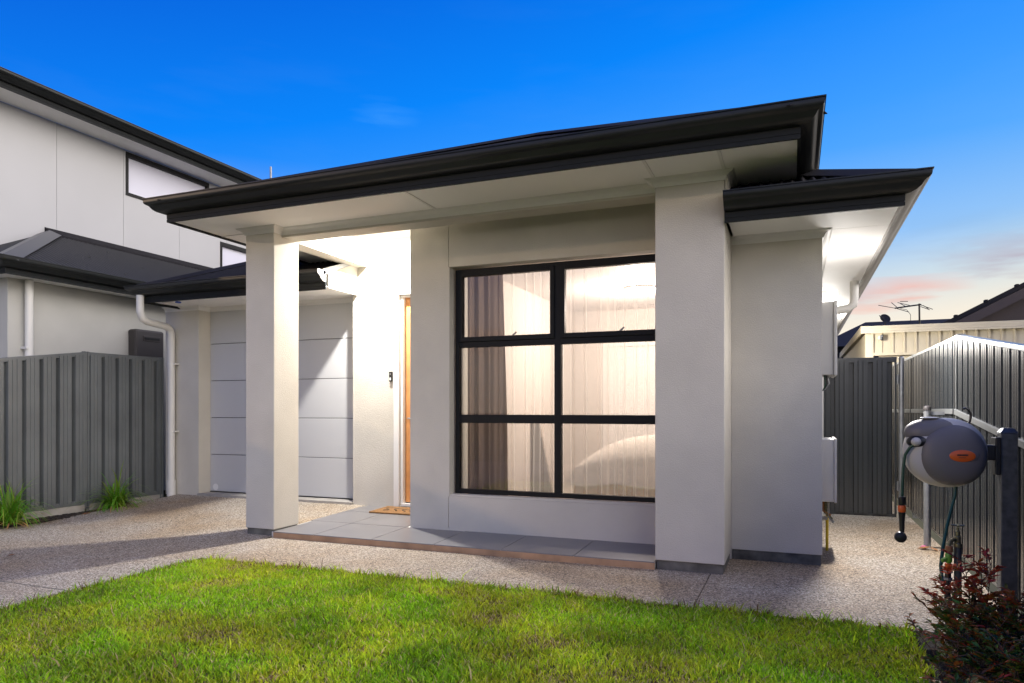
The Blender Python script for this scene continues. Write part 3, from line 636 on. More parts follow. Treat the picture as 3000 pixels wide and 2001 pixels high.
tag(pleats('sheer_curtain', -3.05, -1.66, 6.66, .14, 2.70, sh, 5), 'pale sheer curtain filling the left half of the big window', 'curtain', 'sheer curtains')
tag(pleats('sheer_curtain', -1.70, -.30, 6.69, .14, 2.70, sh, 8), 'pale sheer curtain filling the right half of the big window', 'curtain', 'sheer curtains')
# bed
bd = empty('bed', (-1.4, 7.9, .12), 'timber bed with a pale domed cover behind the sheer curtain', 'bed')
MB().box(-2.2, -.4, 7.25, 9.2, .13, .50).build('bed_base', wood_m, bd, bevel=.01)
cvv = MB(); n = 20; vs = []; fs = []
for j in range(n+1):
    for i in range(n+1):
        u, v = i/n*2-1, j/n*2-1; r_ = max(abs(u), abs(v)); zz = .60+.36*(1-abs(u)**3.2)*(1-abs(v)**4)
        if r_ > .97: zz = .46+.02*math.sin(9*u+7*v)
        vs.append((-1.3+u*.98, 8.2+v*1.02, zz))
for j in range(n):
    for i in range(n): fs.append((j*(n+1)+i, j*(n+1)+i+1, (j+1)*(n+1)+i+1, (j+1)*(n+1)+i))
cvv.add(vs, fs).build('bedspread', bed_m, bd, smooth=True)
tb = empty('drawer_unit', (-.45, 10.1, .12), 'white drawer unit against the bedroom wall behind the sheer curtain', 'drawers')
MB().box(-.85, -.06, 10.0, 10.39, .12, 2.1).build('carcass', room_white_m, tb)
for k in range(5): MB().box(-.83, -.08, 9.985, 9.999, .15+k*.38, .50+k*.38).build('drawer', plaster_m, tb)
tag(MB().hexa([(-2.66,7.15,.12),(-2.36,7.15,.12),(-2.36,7.19,.12),(-2.66,7.19,.12)], [(-2.66,7.15,1.12),(-2.56,7.15,1.12),(-2.56,7.19,1.12),(-2.66,7.19,1.12)]).build('leaning_board', carpet_m), 'tapering pale board standing beside the dark drape', 'board')

# ================================================================== things on the house
t_ = empty('doorbell', (-4.416, EY-.02, 1.57), 'small black video doorbell on the white wall left of the front door', 'doorbell')
MB().box(-4.437, -4.395, EY-.022, EY-.0005, 1.585, 1.70).build('housing', black_m, t_, bevel=.004)
MB().box(-4.425, -4.407, EY-.026, EY-.0225, 1.60, 1.63).build('button', trim_m, t_)
MB().lathe([(.009,-.0265),(.009,-.0225)], (-4.416, EY, 1.672), 'Y', 12).build('lens', galv_m, t_)
dm = empty('door_mat', (-4.05, 6.95, .09), 'brown coir doormat in front of the timber front door', 'doormat')
b = [(-4.44, 6.74),(-3.62, 6.74),(-3.62, 7.14),(-4.44, 7.14)]
MB().hexa([(x,y,tz(y)+.001) for x,y in b], [(x,y,tz(y)+.018) for x,y in b]).build('pile', mat_m, dm, bevel=.004)
sm = MB()
for k in range(4):
    pts = [(-4.32+k*.12+.05*math.sin(q*1.4+k), 6.85+q*.045, tz(6.9)+.0205) for q in range(6)]; sm.tube(pts, .004, 5)
sm.build('motif', black_m, dm)
st = empty('sensor_light', (-7.33, 6.7, 2.59), 'small white sensor light with a blue end under the garage eave', 'light')
MB().hexa([(-7.47,6.66,2.605),(-7.28,6.66,2.605),(-7.28,6.76,2.605),(-7.47,6.76,2.605)], [(-7.48,6.65,2.6395),(-7.27,6.65,2.6395),(-7.27,6.77,2.6395),(-7.48,6.77,2.6395)]).build('body', white_m, st, bevel=.008)
MB().box(-7.279, -7.23, 6.68, 6.74, 2.605, 2.625).build('end_cap', blue_m, st, bevel=.006)
mb_ = empty('meter_box', (.27, 6.85, 1.55), 'tall grey electricity meter box on the side wall of the house', 'meter box')
MB().box(.2065, .312, 6.62, 7.10, 1.552, 2.18).build('cabinet', mat('meter_grey', (.42, .42, .42), .5), mb_, bevel=.006)
MB().box(.3125, .337, 6.60, 7.12, 1.545, 2.188).build('cover', mat('meter_grey', (.42, .42, .42), .5), mb_, bevel=.005)
for k in range(3): MB().tube([(.24+.012*k, 6.7, 1.552), (.25+.014*k, 6.7, 1.48), (.235+.006*k, 6.7, 1.43), (.21, 6.7, 1.40+.01*k)], .006, 6).build('cable', [green_m, black_m, galv_m][k], mb_)
hw = empty('hot_water_unit', (.27, 6.75, .47), 'white gas hot water unit low on the side wall', 'water heater')
MB().box(.2065, .310, 6.56, 6.98, .468, 1.00).build('case', pvc_m, hw, bevel=.006)
MB().box(.3105, .332, 6.55, 6.99, .462, 1.008).build('front_cover', pvc_m, hw, bevel=.006)
MB().box(.3325, .336, 6.66, 6.88, .86, .92).build('vent_grille', black_m, hw)
for k, mm in enumerate((leafdry_m, brass_m, galv_m)): MB().tube([(.23+.02*k, 6.66, .468), (.23+.02*k, 6.66, .38-.02*k), (.29+.01*k, 6.66, .34-.03*k)], .011, 8).build('pipe', mm, hw)
gp = empty('gas_pipe', (.267, 6.9, .0), 'yellow gas pipe running down from the hot water unit', 'pipe')
MB().tube([(.266, 6.74, .461), (.266, 6.76, .38), (.267, 6.84, .1), (.267, 6.86, -.01)], .0125, 10).build('tube', yellow_m, gp, smooth=True)
MB().tube([(.2066, 6.77, .30), (.268, 6.77, .30)], .016, 8).build('clip', galv_m, gp)

# ================================================================== fences
BAY = .195
def rib_profile(y0, y1):
    """trapezoid sheet profile along Y -> list of (y, depth)"""
    pts = []; k = math.floor(y0/BAY)
    while k*BAY < y1+BAY:
        b = k*BAY
        for u, d in ((0,0),(.040,0),(.046,.055),(.082,.055),(.085,.049),(.091,.049),(.094,.055),(.130,.055),(.133,.049),(.139,.049),(.142,.055),(.189,.055)):
            if y0 <= b+u <= y1: pts.append((b+u, d))
        k += 1
    return pts
def fence(root, X, face, ytop, z0, posts, y_lo, y_hi, sheet_m, rm, rail_w=.045, mid=None, sheet_side=0.0):
    """posts: Y positions; ytop(y): top height; face=+1 seen from +X"""
    P = sorted(posts)
    for i in range(len(P)-1):
        a, b = P[i]+.03, P[i+1]-.03; ns_ = max(1, round((b-a)/.78)); w_ = (b-a)/ns_
        for k in range(ns_):
            pr = rib_profile(a+k*w_, a+(k+1)*w_)
            if len(pr) < 2: continue
            if pr[0][0] > a+k*w_+.004: pr = [(a+k*w_, pr[0][1])]+pr
            if pr[-1][0] < a+(k+1)*w_-.004: pr = pr+[(a+(k+1)*w_, pr[-1][1])]
            m = MB(); vs = []; fs = []
            for y, d in pr: vs += [(X+face*(d-.016)+sheet_side, y, z0+.03), (X+face*(d-.016)+sheet_side, y, ytop(y)-.03)]
            for q in range(len(pr)-1): fs.append((2*q, 2*q+2, 2*q+3, 2*q+1))
            m.add(vs, fs).build('fence_sheet', sheet_m, root)
        for lo, hi, nm in ((lambda y: z0, lambda y: z0+.05, 'bottom_rail'), (lambda y: ytop(y)-.05, lambda y: ytop(y), 'top_rail')):
            MB().hexa([(X-.03,a,lo(a)),(X+.03,a,lo(a)),(X+.03,b,lo(b)),(X-.03,b,lo(b))], [(X-.03,a,hi(a)),(X+.03,a,hi(a)),(X+.03,b,hi(b)),(X-.03,b,hi(b))]).build(nm, rm, root, bevel=.004)
        if mid:
            MB().hexa([(X+face*.018,a,mid(a)-.025),(X+face*.055,a,mid(a)-.025),(X+face*.055,b,mid(b)-.025),(X+face*.018,b,mid(b)-.025)], [(X+face*.018,a,mid(a)+.02),(X+face*.055,a,mid(a)+.02),(X+face*.055,b,mid(b)+.02),(X+face*.018,b,mid(b)+.02)]).build('middle_rail', rm, root, bevel=.003)
    for p in P:
        m = MB(); m.box(X-.032, X+.032, p-.03, p-.009, z0-.05, ytop(p)+.005); m.box(X-.032, X+.032, p+.009, p+.03, z0-.05, ytop(p)+.005); m.box(X-.024, X+.024, p-.009, p+.009, z0-.05, ytop(p)+.003)
        m.build('fence_post', rm, root, bevel=.004)
lt = lambda y: 1.96 if y >= 6.05 else 1.96-.140*(6.05-y)
FL = empty('boundary_fence', (-8.05, 4, 0), 'dark grey ribbed steel fence raked down along the left of the driveway', 'fence')
fence(FL, -8.05, 1, lt, .10, [-1.9, 0.1, 2.1, 4.08, 6.05, 7.145], 0, 0, fence_m, fence_m)
MB().box(-8.075, -8.022, -2, 6.02, -.1, .097).build('plinth', concrete_m, FL); MB().box(-8.075, -8.022, 6.08, 7.17, -.1, .099).build('plinth', concrete_m, FL)
rt = lambda y: 1.885 if y >= 6.93 else 1.885-.134*(6.93-y)
rm_ = lambda y: 1.24 if y >= 6.93 else 1.24-.098*(6.93-y)
FR = empty('boundary_fence', (1.3, 6, 0), 'silvery ribbed steel fence with exposed rails on the right of the side path', 'fence')
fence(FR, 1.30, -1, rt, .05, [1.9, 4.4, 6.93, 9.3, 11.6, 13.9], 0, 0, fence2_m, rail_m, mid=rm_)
# gate
GT = empty('side_gate', (.66, 9, 0), 'dark ribbed steel gate closing the side path behind the house', 'gate')
gpx = [(x, d) for x, d in [(q+.0, e) for q, e in rib_profile(.23, 1.05)]]
m = MB(); vs = []; fs = []
for x, d in gpx: vs += [(x, 9.0-d+.01, .07), (x, 9.0-d+.01, 1.82)]
for q in range(len(gpx)-1): fs.append((2*q, 2*q+2, 2*q+3, 2*q+1))
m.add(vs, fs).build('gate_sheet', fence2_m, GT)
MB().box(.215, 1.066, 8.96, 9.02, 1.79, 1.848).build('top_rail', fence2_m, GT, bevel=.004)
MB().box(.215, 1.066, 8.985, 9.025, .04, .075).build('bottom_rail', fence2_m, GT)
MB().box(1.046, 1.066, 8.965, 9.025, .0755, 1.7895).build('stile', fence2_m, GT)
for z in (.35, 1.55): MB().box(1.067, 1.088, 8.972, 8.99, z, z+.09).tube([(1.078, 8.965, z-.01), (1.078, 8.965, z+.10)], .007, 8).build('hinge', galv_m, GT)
gp2 = empty('gate_post', (1.116, 9.0, 0), 'pale galvanised round gate post with a domed cap beside the gate', 'post')
MB().tube([(1.117, 9.0, -.05), (1.117, 9.0, 1.83)], .028, 16).build('pipe', galv_m, gp2, smooth=True)
MB().lathe([(.030,0),(.030,.012),(.022,.022),(.006,.027)], (1.117, 9.0, 1.828), n=16).build('cap', galv_m, gp2, smooth=True)
pp = empty('steel_pole', (1.115, 7.4, 0), 'grey round steel pole with a cap standing in the side path before the fence', 'post')
MB().tube([(1.115, 7.32, -.03), (1.115, 7.32, 1.25)], .030, 16).build('pipe', galv_m, pp, smooth=True)
MB().lathe([(.034,0),(.034,.03),(.030,.036),(.012,.045)], (1.115, 7.32, 1.245), n=16).build('cap', heater_m, pp, smooth=True)
MB().box(1.146, 1.25, 7.305, 7.335, 1.205, 1.235).build('bracket', galv_m, pp)

# ---- hose reel on its post
hp = empty('hose_post', (1.16, 4.92, 0), 'dark galvanised square post carrying the garden hose reel', 'post')
MB().box(1.118, 1.203, 4.88, 4.965, -.05, 1.115).build('shaft', post_m, hp, bevel=.005)
MB().hexa([(1.114,4.876,1.1155),(1.207,4.876,1.1155),(1.207,4.969,1.1155),(1.114,4.969,1.1155)], [(1.134,4.896,1.145),(1.187,4.896,1.145),(1.187,4.949,1.145),(1.134,4.949,1.145)]).build('cap', post_m, hp, bevel=.004)
HR = empty('hose_reel', (.84, 4.9, .78), 'grey wall-mounted garden hose reel with an orange oval badge', 'hose reel')
rc = Vector((.838, 4.90, .995))
egg(rc, .216, .112, .208, 2.15, 2.9, .12).build('housing', reel_l, HR, smooth=True)
egg(rc+Vector((.030,-.056,-.012)), .172, .086, .182, 2.1, 2.9, .1).build('side_cover', reel_d, HR, smooth=True)
egg(rc+Vector((.030,.056,-.012)), .172, .086, .182, 2.1, 2.9, .1).build('side_cover', reel_d, HR, smooth=True)
egg(rc+Vector((-.045,.0,.118)), .168, .104, .090, 2.1, 2.5, .05).build('hood', reel_d, HR, smooth=True)
egg(rc+Vector((-.085,-.03,.207)), .05, .04, .007, 2, 2).build('hood_panel', reel_l, HR, smooth=True)
egg(rc+Vector((-.142,-.058,.064)), .070, .052, .042, 2.0, 2.2).build('outlet', black_m, HR, smooth=True)
MB().tube([rc+Vector((-.07+.012*math.sin(q*.9), -.118+.004*q*.2, .06-.028*q)) for q in range(8)], .004, 6).build('seam', reel_d, HR, smooth=True)
egg(rc+Vector((.06,-.133,-.012)), .088, .012, .048, 2, 2).build('badge_rim', reel_d, HR, smooth=True)
bdg = egg(rc+Vector((.065,-.141,-.012)), .066, .010, .035, 2, 2).build('badge', orange_m, HR, smooth=True)
lt_ = MB()
for k in range(8): lt_.box(rc.x+.037+k*.0068, rc.x+.0425+k*.0068, rc.y-.1535, rc.y-.1505, rc.z-.011, rc.z-.002)
for k in range(6): lt_.box(rc.x+.046+k*.006, rc.x+.050+k*.006, rc.y-.1530, rc.y-.1500, rc.z-.023, rc.z-.0195)
lt_.build('lettering', black_m, bdg)
MB().tube([rc+Vector((.10+.03*math.sin(q*.5), -.02, .165+.05*(1-math.cos(q*.5)) )) for q in range(8)], .007, 7).build('hook', black_m, HR, smooth=True)
MB().box(rc.x+.17, 1.09, 4.86, 4.955, .955, 1.045).build('arm', black_m, HR, bevel=.008)
MB().box(1.088, 1.1165, 4.865, 4.975, .87, 1.09).build('bracket', black_m, HR, bevel=.006)
egg((.672, 4.792, 1.060), .027, .027, .027, 2, 2, 0, 16, 10).build('stopper_ball', reel_l, HR, smooth=True)
hz = MB().tube([(.668, 4.79, 1.05), (.640, 4.80, 1.025), (.618, 4.82, .98), (.607, 4.82, .90), (.603, 4.82, .80), (.601, 4.82, .70)], .0085, 10).build('hose', green_m, HR, smooth=True)
MB().lathe([(.017,.0),(.020,.01),(.020,.05),(.014,.055)], (.601, 4.82, .675), n=14).build('connector', black_m, HR, smooth=True)
MB().lathe([(.0195,0),(.022,.008),(.022,.032),(.0195,.04)], (.601, 4.82, .634), n=14).build('collar', orange_m, HR, smooth=True)
MB().lathe([(.013,-.13),(.014,-.10),(.016,-.04),(.021,0)], (.601, 4.82, .633), n=14).build('nozzle', black_m, HR, smooth=True)
MB().lathe([(.008,-.035),(.030,-.030),(.034,-.018),(.034,-.008),(.026,.004),(.010,.012)], (.592, 4.82, .485), 'Y', 20).build('spray_head', black_m, HR, smooth=True)
MB().tube([(.89, 4.88, .80), (.885, 4.87, .74), (.862, 4.85, .66), (.835, 4.82, .56), (.808, 4.78, .44), (.790, 4.74, .34), (.795, 4.70, .24), (.82, 4.68, .18), (.86, 4.68, .14), (.93, 4.70, .13)], .0095, 10).build('supply_hose', green_m, HR, smooth=True)
# ---- garden tap
TP_ = empty('garden_tap', (.87, 4.68, 0), 'dark garden tap standpipe with brass fittings and a hose splitter', 'tap')
MB().tube([(.872, 4.72, -.05), (.872, 4.72, .46)], .020, 12).build('standpipe', post_m, TP_, smooth=True)
MB().lathe([(.022,.0),(.022,.02),(.017,.025),(.017,.06),(.012,.065),(.012,.09),(.007,.095),(.007,.115)], (.872, 4.72, .46), n=12).build('tap_body', brass_m, TP_, smooth=True)
MB().tube([(.838,4.72,.585),(.906,4.72,.585)], .006, 6).tube([(.872,4.69,.585),(.872,4.75,.585)], .006, 6).build('tap_handle', brass_m, TP_)
MB().tube([(.872,4.72,.50),(.845,4.70,.505),(.828,4.69,.495),(.824,4.69,.47)], .011, 8).build('spout', brass_m, TP_, smooth=True)
MB().lathe([(.020,0),(.020,.03),(.016,.035)], (.824,4.69,.435), n=12).build('hose_adaptor', leafdry_m, TP_)
MB().lathe([(.014,0),(.018,.01),(.018,.05),(.014,.06)], (.822,4.69,.372), n=12).tube([(.822,4.69,.40),(.785,4.67,.385)], .012, 8).build('splitter', mat('lime_plastic', (.12,.30,.03), .4), TP_, smooth=True)
MB().lathe([(.018,0),(.018,.03)], (.820,4.69,.338), n=12).build('valve_ring', orange_m, TP_)
MB().tube([(.818,4.69,.338),(.815,4.69,.15),(.822,4.69,-.04)], .0165, 10).build('riser_pipe', black_m, TP_, smooth=True)
for z in (.315, .275): MB().lathe([(.023,0),(.023,.012)], (.818,4.69,z), n=12).build('hose_clamp', galv_m, TP_)
# green cylinder by the bed edge
gc = empty('green_hose_fitting', (1.0, 3.7, 0), 'short green plastic cylinder lying under the red shrub', 'fitting')
MB().tube([(.915,3.86,.055),(1.02,3.74,.045)], .034, 16).build('tube', mat('bright_green', (.01,.16,.07), .3), gc, smooth=True)
MB().tube([(1.02,3.74,.045),(1.06,3.695,.041)], .038, 16).build('cap', black_m, gc, smooth=True)

# ================================================================== plants
def leafmesh(name, leaves, m, parent, kind='stuff'):
    """leaves: list of (base, direction, normal, length, width, colour); a folded 6-point leaf each"""
    V_, F_, C_ = [], [], []
    for b, d, nn, ln, wd, c in leaves:
        s_ = d.cross(nn).normalized(); k = len(V_); up_ = nn*wd*.25
        V_ += [b, b+d*ln*.35+s_*wd*.5+up_, b+d*ln*.35, b+d*ln*.35-s_*wd*.5+up_, b+d*ln*.72+s_*wd*.36+up_*.6-nn*ln*.04, b+d*ln*.72-nn*ln*.04, b+d*ln*.72-s_*wd*.36+up_*.6-nn*ln*.04, b+d*ln-nn*ln*.12]
        F_ += [(k,k+2,k+1),(k,k+3,k+2),(k+1,k+2,k+5,k+4),(k+2,k+3,k+6,k+5),(k+4,k+5,k+7),(k+5,k+6,k+7)]; C_ += [c]*8
    me = bpy.data.meshes.new(name); wl_ = wloc(parent) if parent else Vector((0,0,0))
    me.from_pydata([tuple(Vector(v)-wl_) for v in V_], [], F_); me.update(); at = me.attributes.new('tone', 'FLOAT_COLOR', 'POINT')
    at.data.foreach_set('color', np.array([(*c, 1) for c in C_], dtype=np.float32).reshape(-1)); me.materials.append(m)
    o = bpy.data.objects.new(name, me); col.objects.link(o)
    if parent: o.parent = parent
    if kind: o['kind'] = kind
    return o
leaf_m = attr_leaf_mat('shrub_leaf', .32, .25)
def shrub(root, spots, seed):
    r_ = random.Random(seed); leaves = []; stems = MB(); stems2 = []
    for (bx_, by_, h_, ox, oy, redness) in spots:
        base = Vector((bx_, by_, -.02)); top = Vector((bx_+ox, by_+oy, h_)); mid_ = (base+top)/2+Vector((-ox*.15, -oy*.15, h_*.1))
        stems2.append((base, mid_, top))
        for q in range(max(6, int(h_*34))):
            tq = .25+.75*q/max(6, int(h_*34)); p = base.lerp(mid_, tq*2) if tq < .5 else mid_.lerp(top, tq*2-1)
            a = r_.uniform(0, 6.283); el = r_.uniform(.1, .9)
            d = Vector((math.cos(a)*math.cos(el), math.sin(a)*math.cos(el), math.sin(el))); ln = r_.uniform(.06, .13); q2 = p+d*ln
            stems2.append((p, p.lerp(q2, .5)+Vector((0,0,.006)), q2))
            for w_ in range(r_.randint(10, 15)):
                f_ = r_.uniform(.3, 1.0); b = p.lerp(q2, f_); sd = 1 if w_ % 2 else -1
                side = d.cross(Vector((0,0,1))).normalized()*sd
                dd = (d*r_.uniform(.4, 1)+side*r_.uniform(.3, 1)+Vector((0,0,r_.uniform(-.25,.35)))).normalized()
                nn = (Vector((0,0,1))+Vector((r_.uniform(-.6,.6), r_.uniform(-.6,.6), 0))).normalized(); nn = (nn-dd*nn.dot(dd)).normalized()
                rd = redness*(.35+.75*tq)+r_.uniform(-.35,.3)
                if rd > .75: c = (r_.uniform(.30,.48), r_.uniform(.035,.07), .022)
                elif rd > .45: c = (r_.uniform(.24,.38), r_.uniform(.09,.14), .025)
                elif rd > .25: c = (.14, .14, .03)
                else: c = (r_.uniform(.06,.10), r_.uniform(.13,.20), .022)
                leaves.append((b, dd, nn, r_.uniform(.028, .050), r_.uniform(.012, .019), c))
    for a, b, c in stems2: stems.tube([a, b, c], [.003, .0025, .0015], 4, False)
    leafmesh('foliage', leaves, leaf_m, root); stems.build('stems', mat('stem_brown', (.09,.05,.03), .8), root, kind='stuff')
NB = empty('red_shrub', (.86, 4.2, 0), 'red and green leafy shrub in the front right corner of the garden bed', 'shrub')
sp = []
r_ = random.Random(4)
for k in range(34): sp.append((.86+r_.uniform(-.13,.15), 4.18+r_.uniform(-.2,.2), r_.uniform(.14,.33), r_.uniform(-.14,.16), r_.uniform(-.14,.12), r_.uniform(.3,.8)))
sp += [(.86, 4.3, .48, -.03, .05, 1.05), (.92, 4.3, .46, .03, .03, 1.0), (.80, 4.3, .40, -.05, .04, 1.05), (.88, 4.2, .42, .0, .0, .95), (.78, 4.15, .30, -.12, .02, .95), (.95, 4.1, .36, .08, 0, .8)]
shrub(NB, sp, 9)
NB2 = empty('low_shrub', (.88, 3.65, 0), 'low dark green and red shrub cut by the bottom right corner', 'shrub')
sp = [(.80+r_.uniform(-.16,.26), 3.66+r_.uniform(-.2,.2), r_.uniform(.08,.24), r_.uniform(-.14,.12), r_.uniform(-.1,.1), r_.uniform(.2,.7)) for k in range(30)]
shrub(NB2, sp, 19)
blade_m = attr_leaf_mat('strap_leaf', .4, .3)
def strap_plant(root, cx, cy, z, n, ln, seed):
    r_ = random.Random(seed); V_, F_, C_ = [], [], []; w0 = wloc(root)
    for _ in range(n):
        a = r_.uniform(0, 6.283); b = Vector((cx+r_.gauss(0,.035), cy+r_.gauss(0,.035), z)); l_ = ln*r_.uniform(.5,1.1); el = R(r_.uniform(38, 86)); dead = r_.random() < .16
        if dead: el = R(r_.uniform(8, 35))
        d = Vector((math.cos(a)*math.cos(el), math.sin(a)*math.cos(el), math.sin(el))); s_ = Vector((-math.sin(a), math.cos(a), 0)); wd = r_.uniform(.0055,.0105); k = len(V_)
        c = (r_.uniform(.36,.48), r_.uniform(.24,.30), .11) if dead else ((r_.uniform(.09,.17), r_.uniform(.24,.36), .02) if r_.random() < .75 else (.20, .27, .03))
        p = b.copy(); seg = 6; sag = r_.uniform(.16, .46)
        for i in range(seg+1):
            tq = i/seg; w_ = wd*(1-.9*tq**2); V_ += [tuple(p+s_*w_-w0), tuple(p-s_*w_-w0)]; C_ += [c]*2
            p = p+d*(l_/seg); d = (d+Vector((0,0,-sag*(1+tq)))).normalized()
            if p.z < z+.004: p.z = z+.004
        for i in range(seg): F_.append((k+2*i, k+2*i+1, k+2*i+3, k+2*i+2))
    me = bpy.data.meshes.new('leaves'); me.from_pydata(V_, [], F_); me.update(); at = me.attributes.new('tone', 'FLOAT_COLOR', 'POINT')
    at.data.foreach_set('color', np.array([(*c, 1) for c in C_], dtype=np.float32).reshape(-1)); me.materials.append(blade_m)
    o = bpy.data.objects.new('leaves', me); col.objects.link(o); o.parent = root; o['kind'] = 'stuff'
q_ = empty('strappy_plant', (-7.84, 6.27, .02), 'arching strappy green clump by the fence corner post', 'plant', 'strappy plants'); strap_plant(q_, -7.80, 6.27, .02, 260, .58, 3)
q_ = empty('strappy_plant', (-7.86, 5.02, .02), 'strappy green clump cut off at the left edge of the picture', 'plant', 'strappy plants'); strap_plant(q_, -7.82, 5.0, .02, 260, .58, 6)
# mulch chips, leaves on the paving
mc = MB(); r_ = random.Random(2)
for _ in range(900):
    x, y = r_.uniform(-8.0, -7.72), r_.uniform(4.6, 7.12); z = .012; a = r_.uniform(0, 3.14); l_, w_ = r_.uniform(.01,.03), r_.uniform(.004,.01)
    dx, dy = math.cos(a)*l_, math.sin(a)*l_; ex, ey_ = -math.sin(a)*w_, math.cos(a)*w_; h_ = r_.uniform(.006,.016)
    mc.hexa([(x-dx-ex,y-dy-ey_,z),(x+dx-ex,y+dy-ey_,z),(x+dx+ex,y+dy+ey_,z),(x-dx+ex,y-dy+ey_,z)], [(x-dx-ex,y-dy-ey_,z+h_*.5),(x+dx-ex,y+dy-ey_,z+h_),(x+dx+ex,y+dy+ey_,z+h_),(x-dx+ex,y-dy+ey_,z+h_*.6)])
o = mc.build('mulch_chips', mulch_m, kind='stuff'); o['label'] = 'dark bark chips along the foot of the left fence'; o['category'] = 'mulch'
def dry_leaf(x, y, z, s, a, m, label, cat='leaf'):
    pts = []
    for u, w_ in ((0,.0),(.3,.32),(.6,.36),(1,.0)): pts.append((u, w_))
    mb = MB(); ca, sa = math.cos(a), math.sin(a); f_ = lambda u, v, h_: (x+s*(u*ca-v*sa), y+s*(u*sa+v*ca), z+s*h_)
    mb.add([f_(0,0,.05), f_(.3,.2,.16), f_(.3,0,.06), f_(.3,-.2,.14), f_(.65,.22,.2), f_(.65,0,.10), f_(.65,-.2,.17), f_(1,0,.22)], [(0,2,1),(0,3,2),(1,2,5,4),(2,3,6,5),(4,5,7),(5,6,7)])
    tag(mb.build('fallen_leaf', m), label, cat, 'fallen leaves')
for x, y, s_, a, lb in ((-6.25, 3.98, .07, .4, 'curled brown leaf lying in the column shadow on the driveway'), (-5.35, 3.2, .05, 1.9, 'small brown leaf on the driveway near the left edge'), (1.02, 7.2, .12, .3, 'dry brown leaf at the foot of the steel pole'), (1.17, 7.15, .1, 2.0, 'dry leaf between the steel pole and the fence'), (-7.72, 5.75, .10, .9, 'orange dry leaf on the mulch by the fence')):
    dry_leaf(x, y, gz(x, y)+.002, s_, a, leafdry_m, lb)
dry_leaf(1.06, 7.22, .006, .09, 1.2, pink_m, 'pink petal beside the foot of the steel pole', 'petal'); dry_leaf(.66, 4.30, .03, .06, .5, pink_m, 'pink petal at the lawn edge by the red shrub', 'petal')

# ================================================================== neighbour on the left
NH = empty('neighbour_house', (-12, 8, 0), 'pale two-storey house with a lower dark hipped roof on the left', 'house')
nb = lambda m_, nm, ma, par=None, **k: m_.build(nm, ma, par or NH, **k)
nb(MB().box(-9.3, -9.1, 5.8, 15, 0, 2.97), 'wall', nrend_m); nb(MB().box(-13.5, -9.301, 5.8, 6.0, 0, 2.97), 'wall', nrend_m)
NX, NYF = -8.75, 5.55
nb(MB().sweep(FAS, [(-14, NYF), (NX, NYF), (NX, 15)], 2.885, 1), 'fascia', fascia_m)
nb(MB().sweep(GUT, [(-14, NYF), (NX, NYF), (NX, 15)], 2.955, 1), 'gutter', dark_m, smooth=True)
nb(MB().box(-9.099, NX-.021, NYF+.02, 15, 2.905, 2.915).box(-13.5, -9.1, NYF+.02, 5.799, 2.905, 2.915), 'soffit', soffit_m)
nroof_m = mat('neighbour_roof', (.045, .045, .048), .5, spec=.25, var=.1)
npz = 3.06; nt_ = math.tan(R(25.5)); ncs, nsn = math.cos(R(25.5)), math.sin(R(25.5)); nx, ny = NX+.05, NYF-.05; nr = nx+10.6
nrf = nb(corrugated((nx, ny, npz), (0,1,0), (-ncs, 0, nsn), 10, lambda a: 0, lambda a: min(a, nr)/ncs, amp=.018), 'roof', nroof_m, smooth=True)
nb(corrugated((nx, ny, npz), (-1,0,0), (0, ncs, nsn), nr-.005, lambda a: 0, lambda a: a/ncs, amp=.018), 'roof', nroof_m, smooth=True)
nb(cap_bar((nx, ny, npz+.01), (nx-nr+.02, ny+nr-.02, npz+nr*nt_+.012), .15), 'hip_cap', mat('hip_cap_grey', (.075,.077,.085), .4), nrf)
nb(MB().hexa([(-10.599,ny+nr-.1,npz+nr*nt_-.02),(-10.44,ny+nr-.1,npz+nr*nt_-.07),(-10.44,15,npz+nr*nt_-.07),(-10.599,15,npz+nr*nt_-.02)], [(-10.599,ny+nr-.1,npz+nr*nt_+.07),(-10.44,ny+nr-.1,npz+nr*nt_-.035),(-10.44,15,npz+nr*nt_-.035),(-10.599,15,npz+nr*nt_+.07)]), 'apron_flashing', roof_m, nrf)
for k in range(7):
    for q in range(3):
        y = ny+1.0+q*.75+k*.9; s_ = .35+q*.62
        if s_*ncs < y-ny-.1: nb(MB().lathe([(.013,0),(.013,.012),(.004,.018)], (nx-s_*ncs, y, npz+s_*nsn+.004), n=6), 'roof_screw', dark_m, nrf)
nd = nb(MB().tube([(-9.03, 6.02, 2.93), (-9.03, 6.02, .0)], .048, 14), 'downpipe', pvc_m, smooth=True)
nb(MB().box(-9.105, -8.985, 5.955, 5.975, 2.02, 2.05), 'clip', pvc_m, nd)
UX = -10.6
js = [2.8, 3.98, 5.15, 6.32, 7.49, 8.66, 9.83, 11.0, 12.2, 13.4, 14.6, 15.8]; W1 = (8.70, 10.54, 4.92, 5.665); W2 = (10.83, 12.6, 3.9, 4.60)
for i in range(len(js)-1):                                   # upper wall cladding: one panel between each pair of joints
    y0, y1 = js[i]+.003, js[i+1]-.003
    mb2 = wall_y(y0, y1, 0, 5.69, 0, .10, [(max(a, y0), min(b, y1), c, d) for a, b, c, d in (W1, W2) if b > y0 and a < y1])
    mb2.v = [(UX-.10+y_, x_, z_) for x_, y_, z_ in [(v[0], .10-v[1], v[2]) for v in mb2.v]]
    nb(mb2, 'wall_panel', nwall_m)
nb(MB().box(UX-.30, UX-.12, 2.8, 15.8, 0, 5.69), 'wall', nwall_m)
blind_m = mat('frosted_glass', (.60, .60, .70), .45)
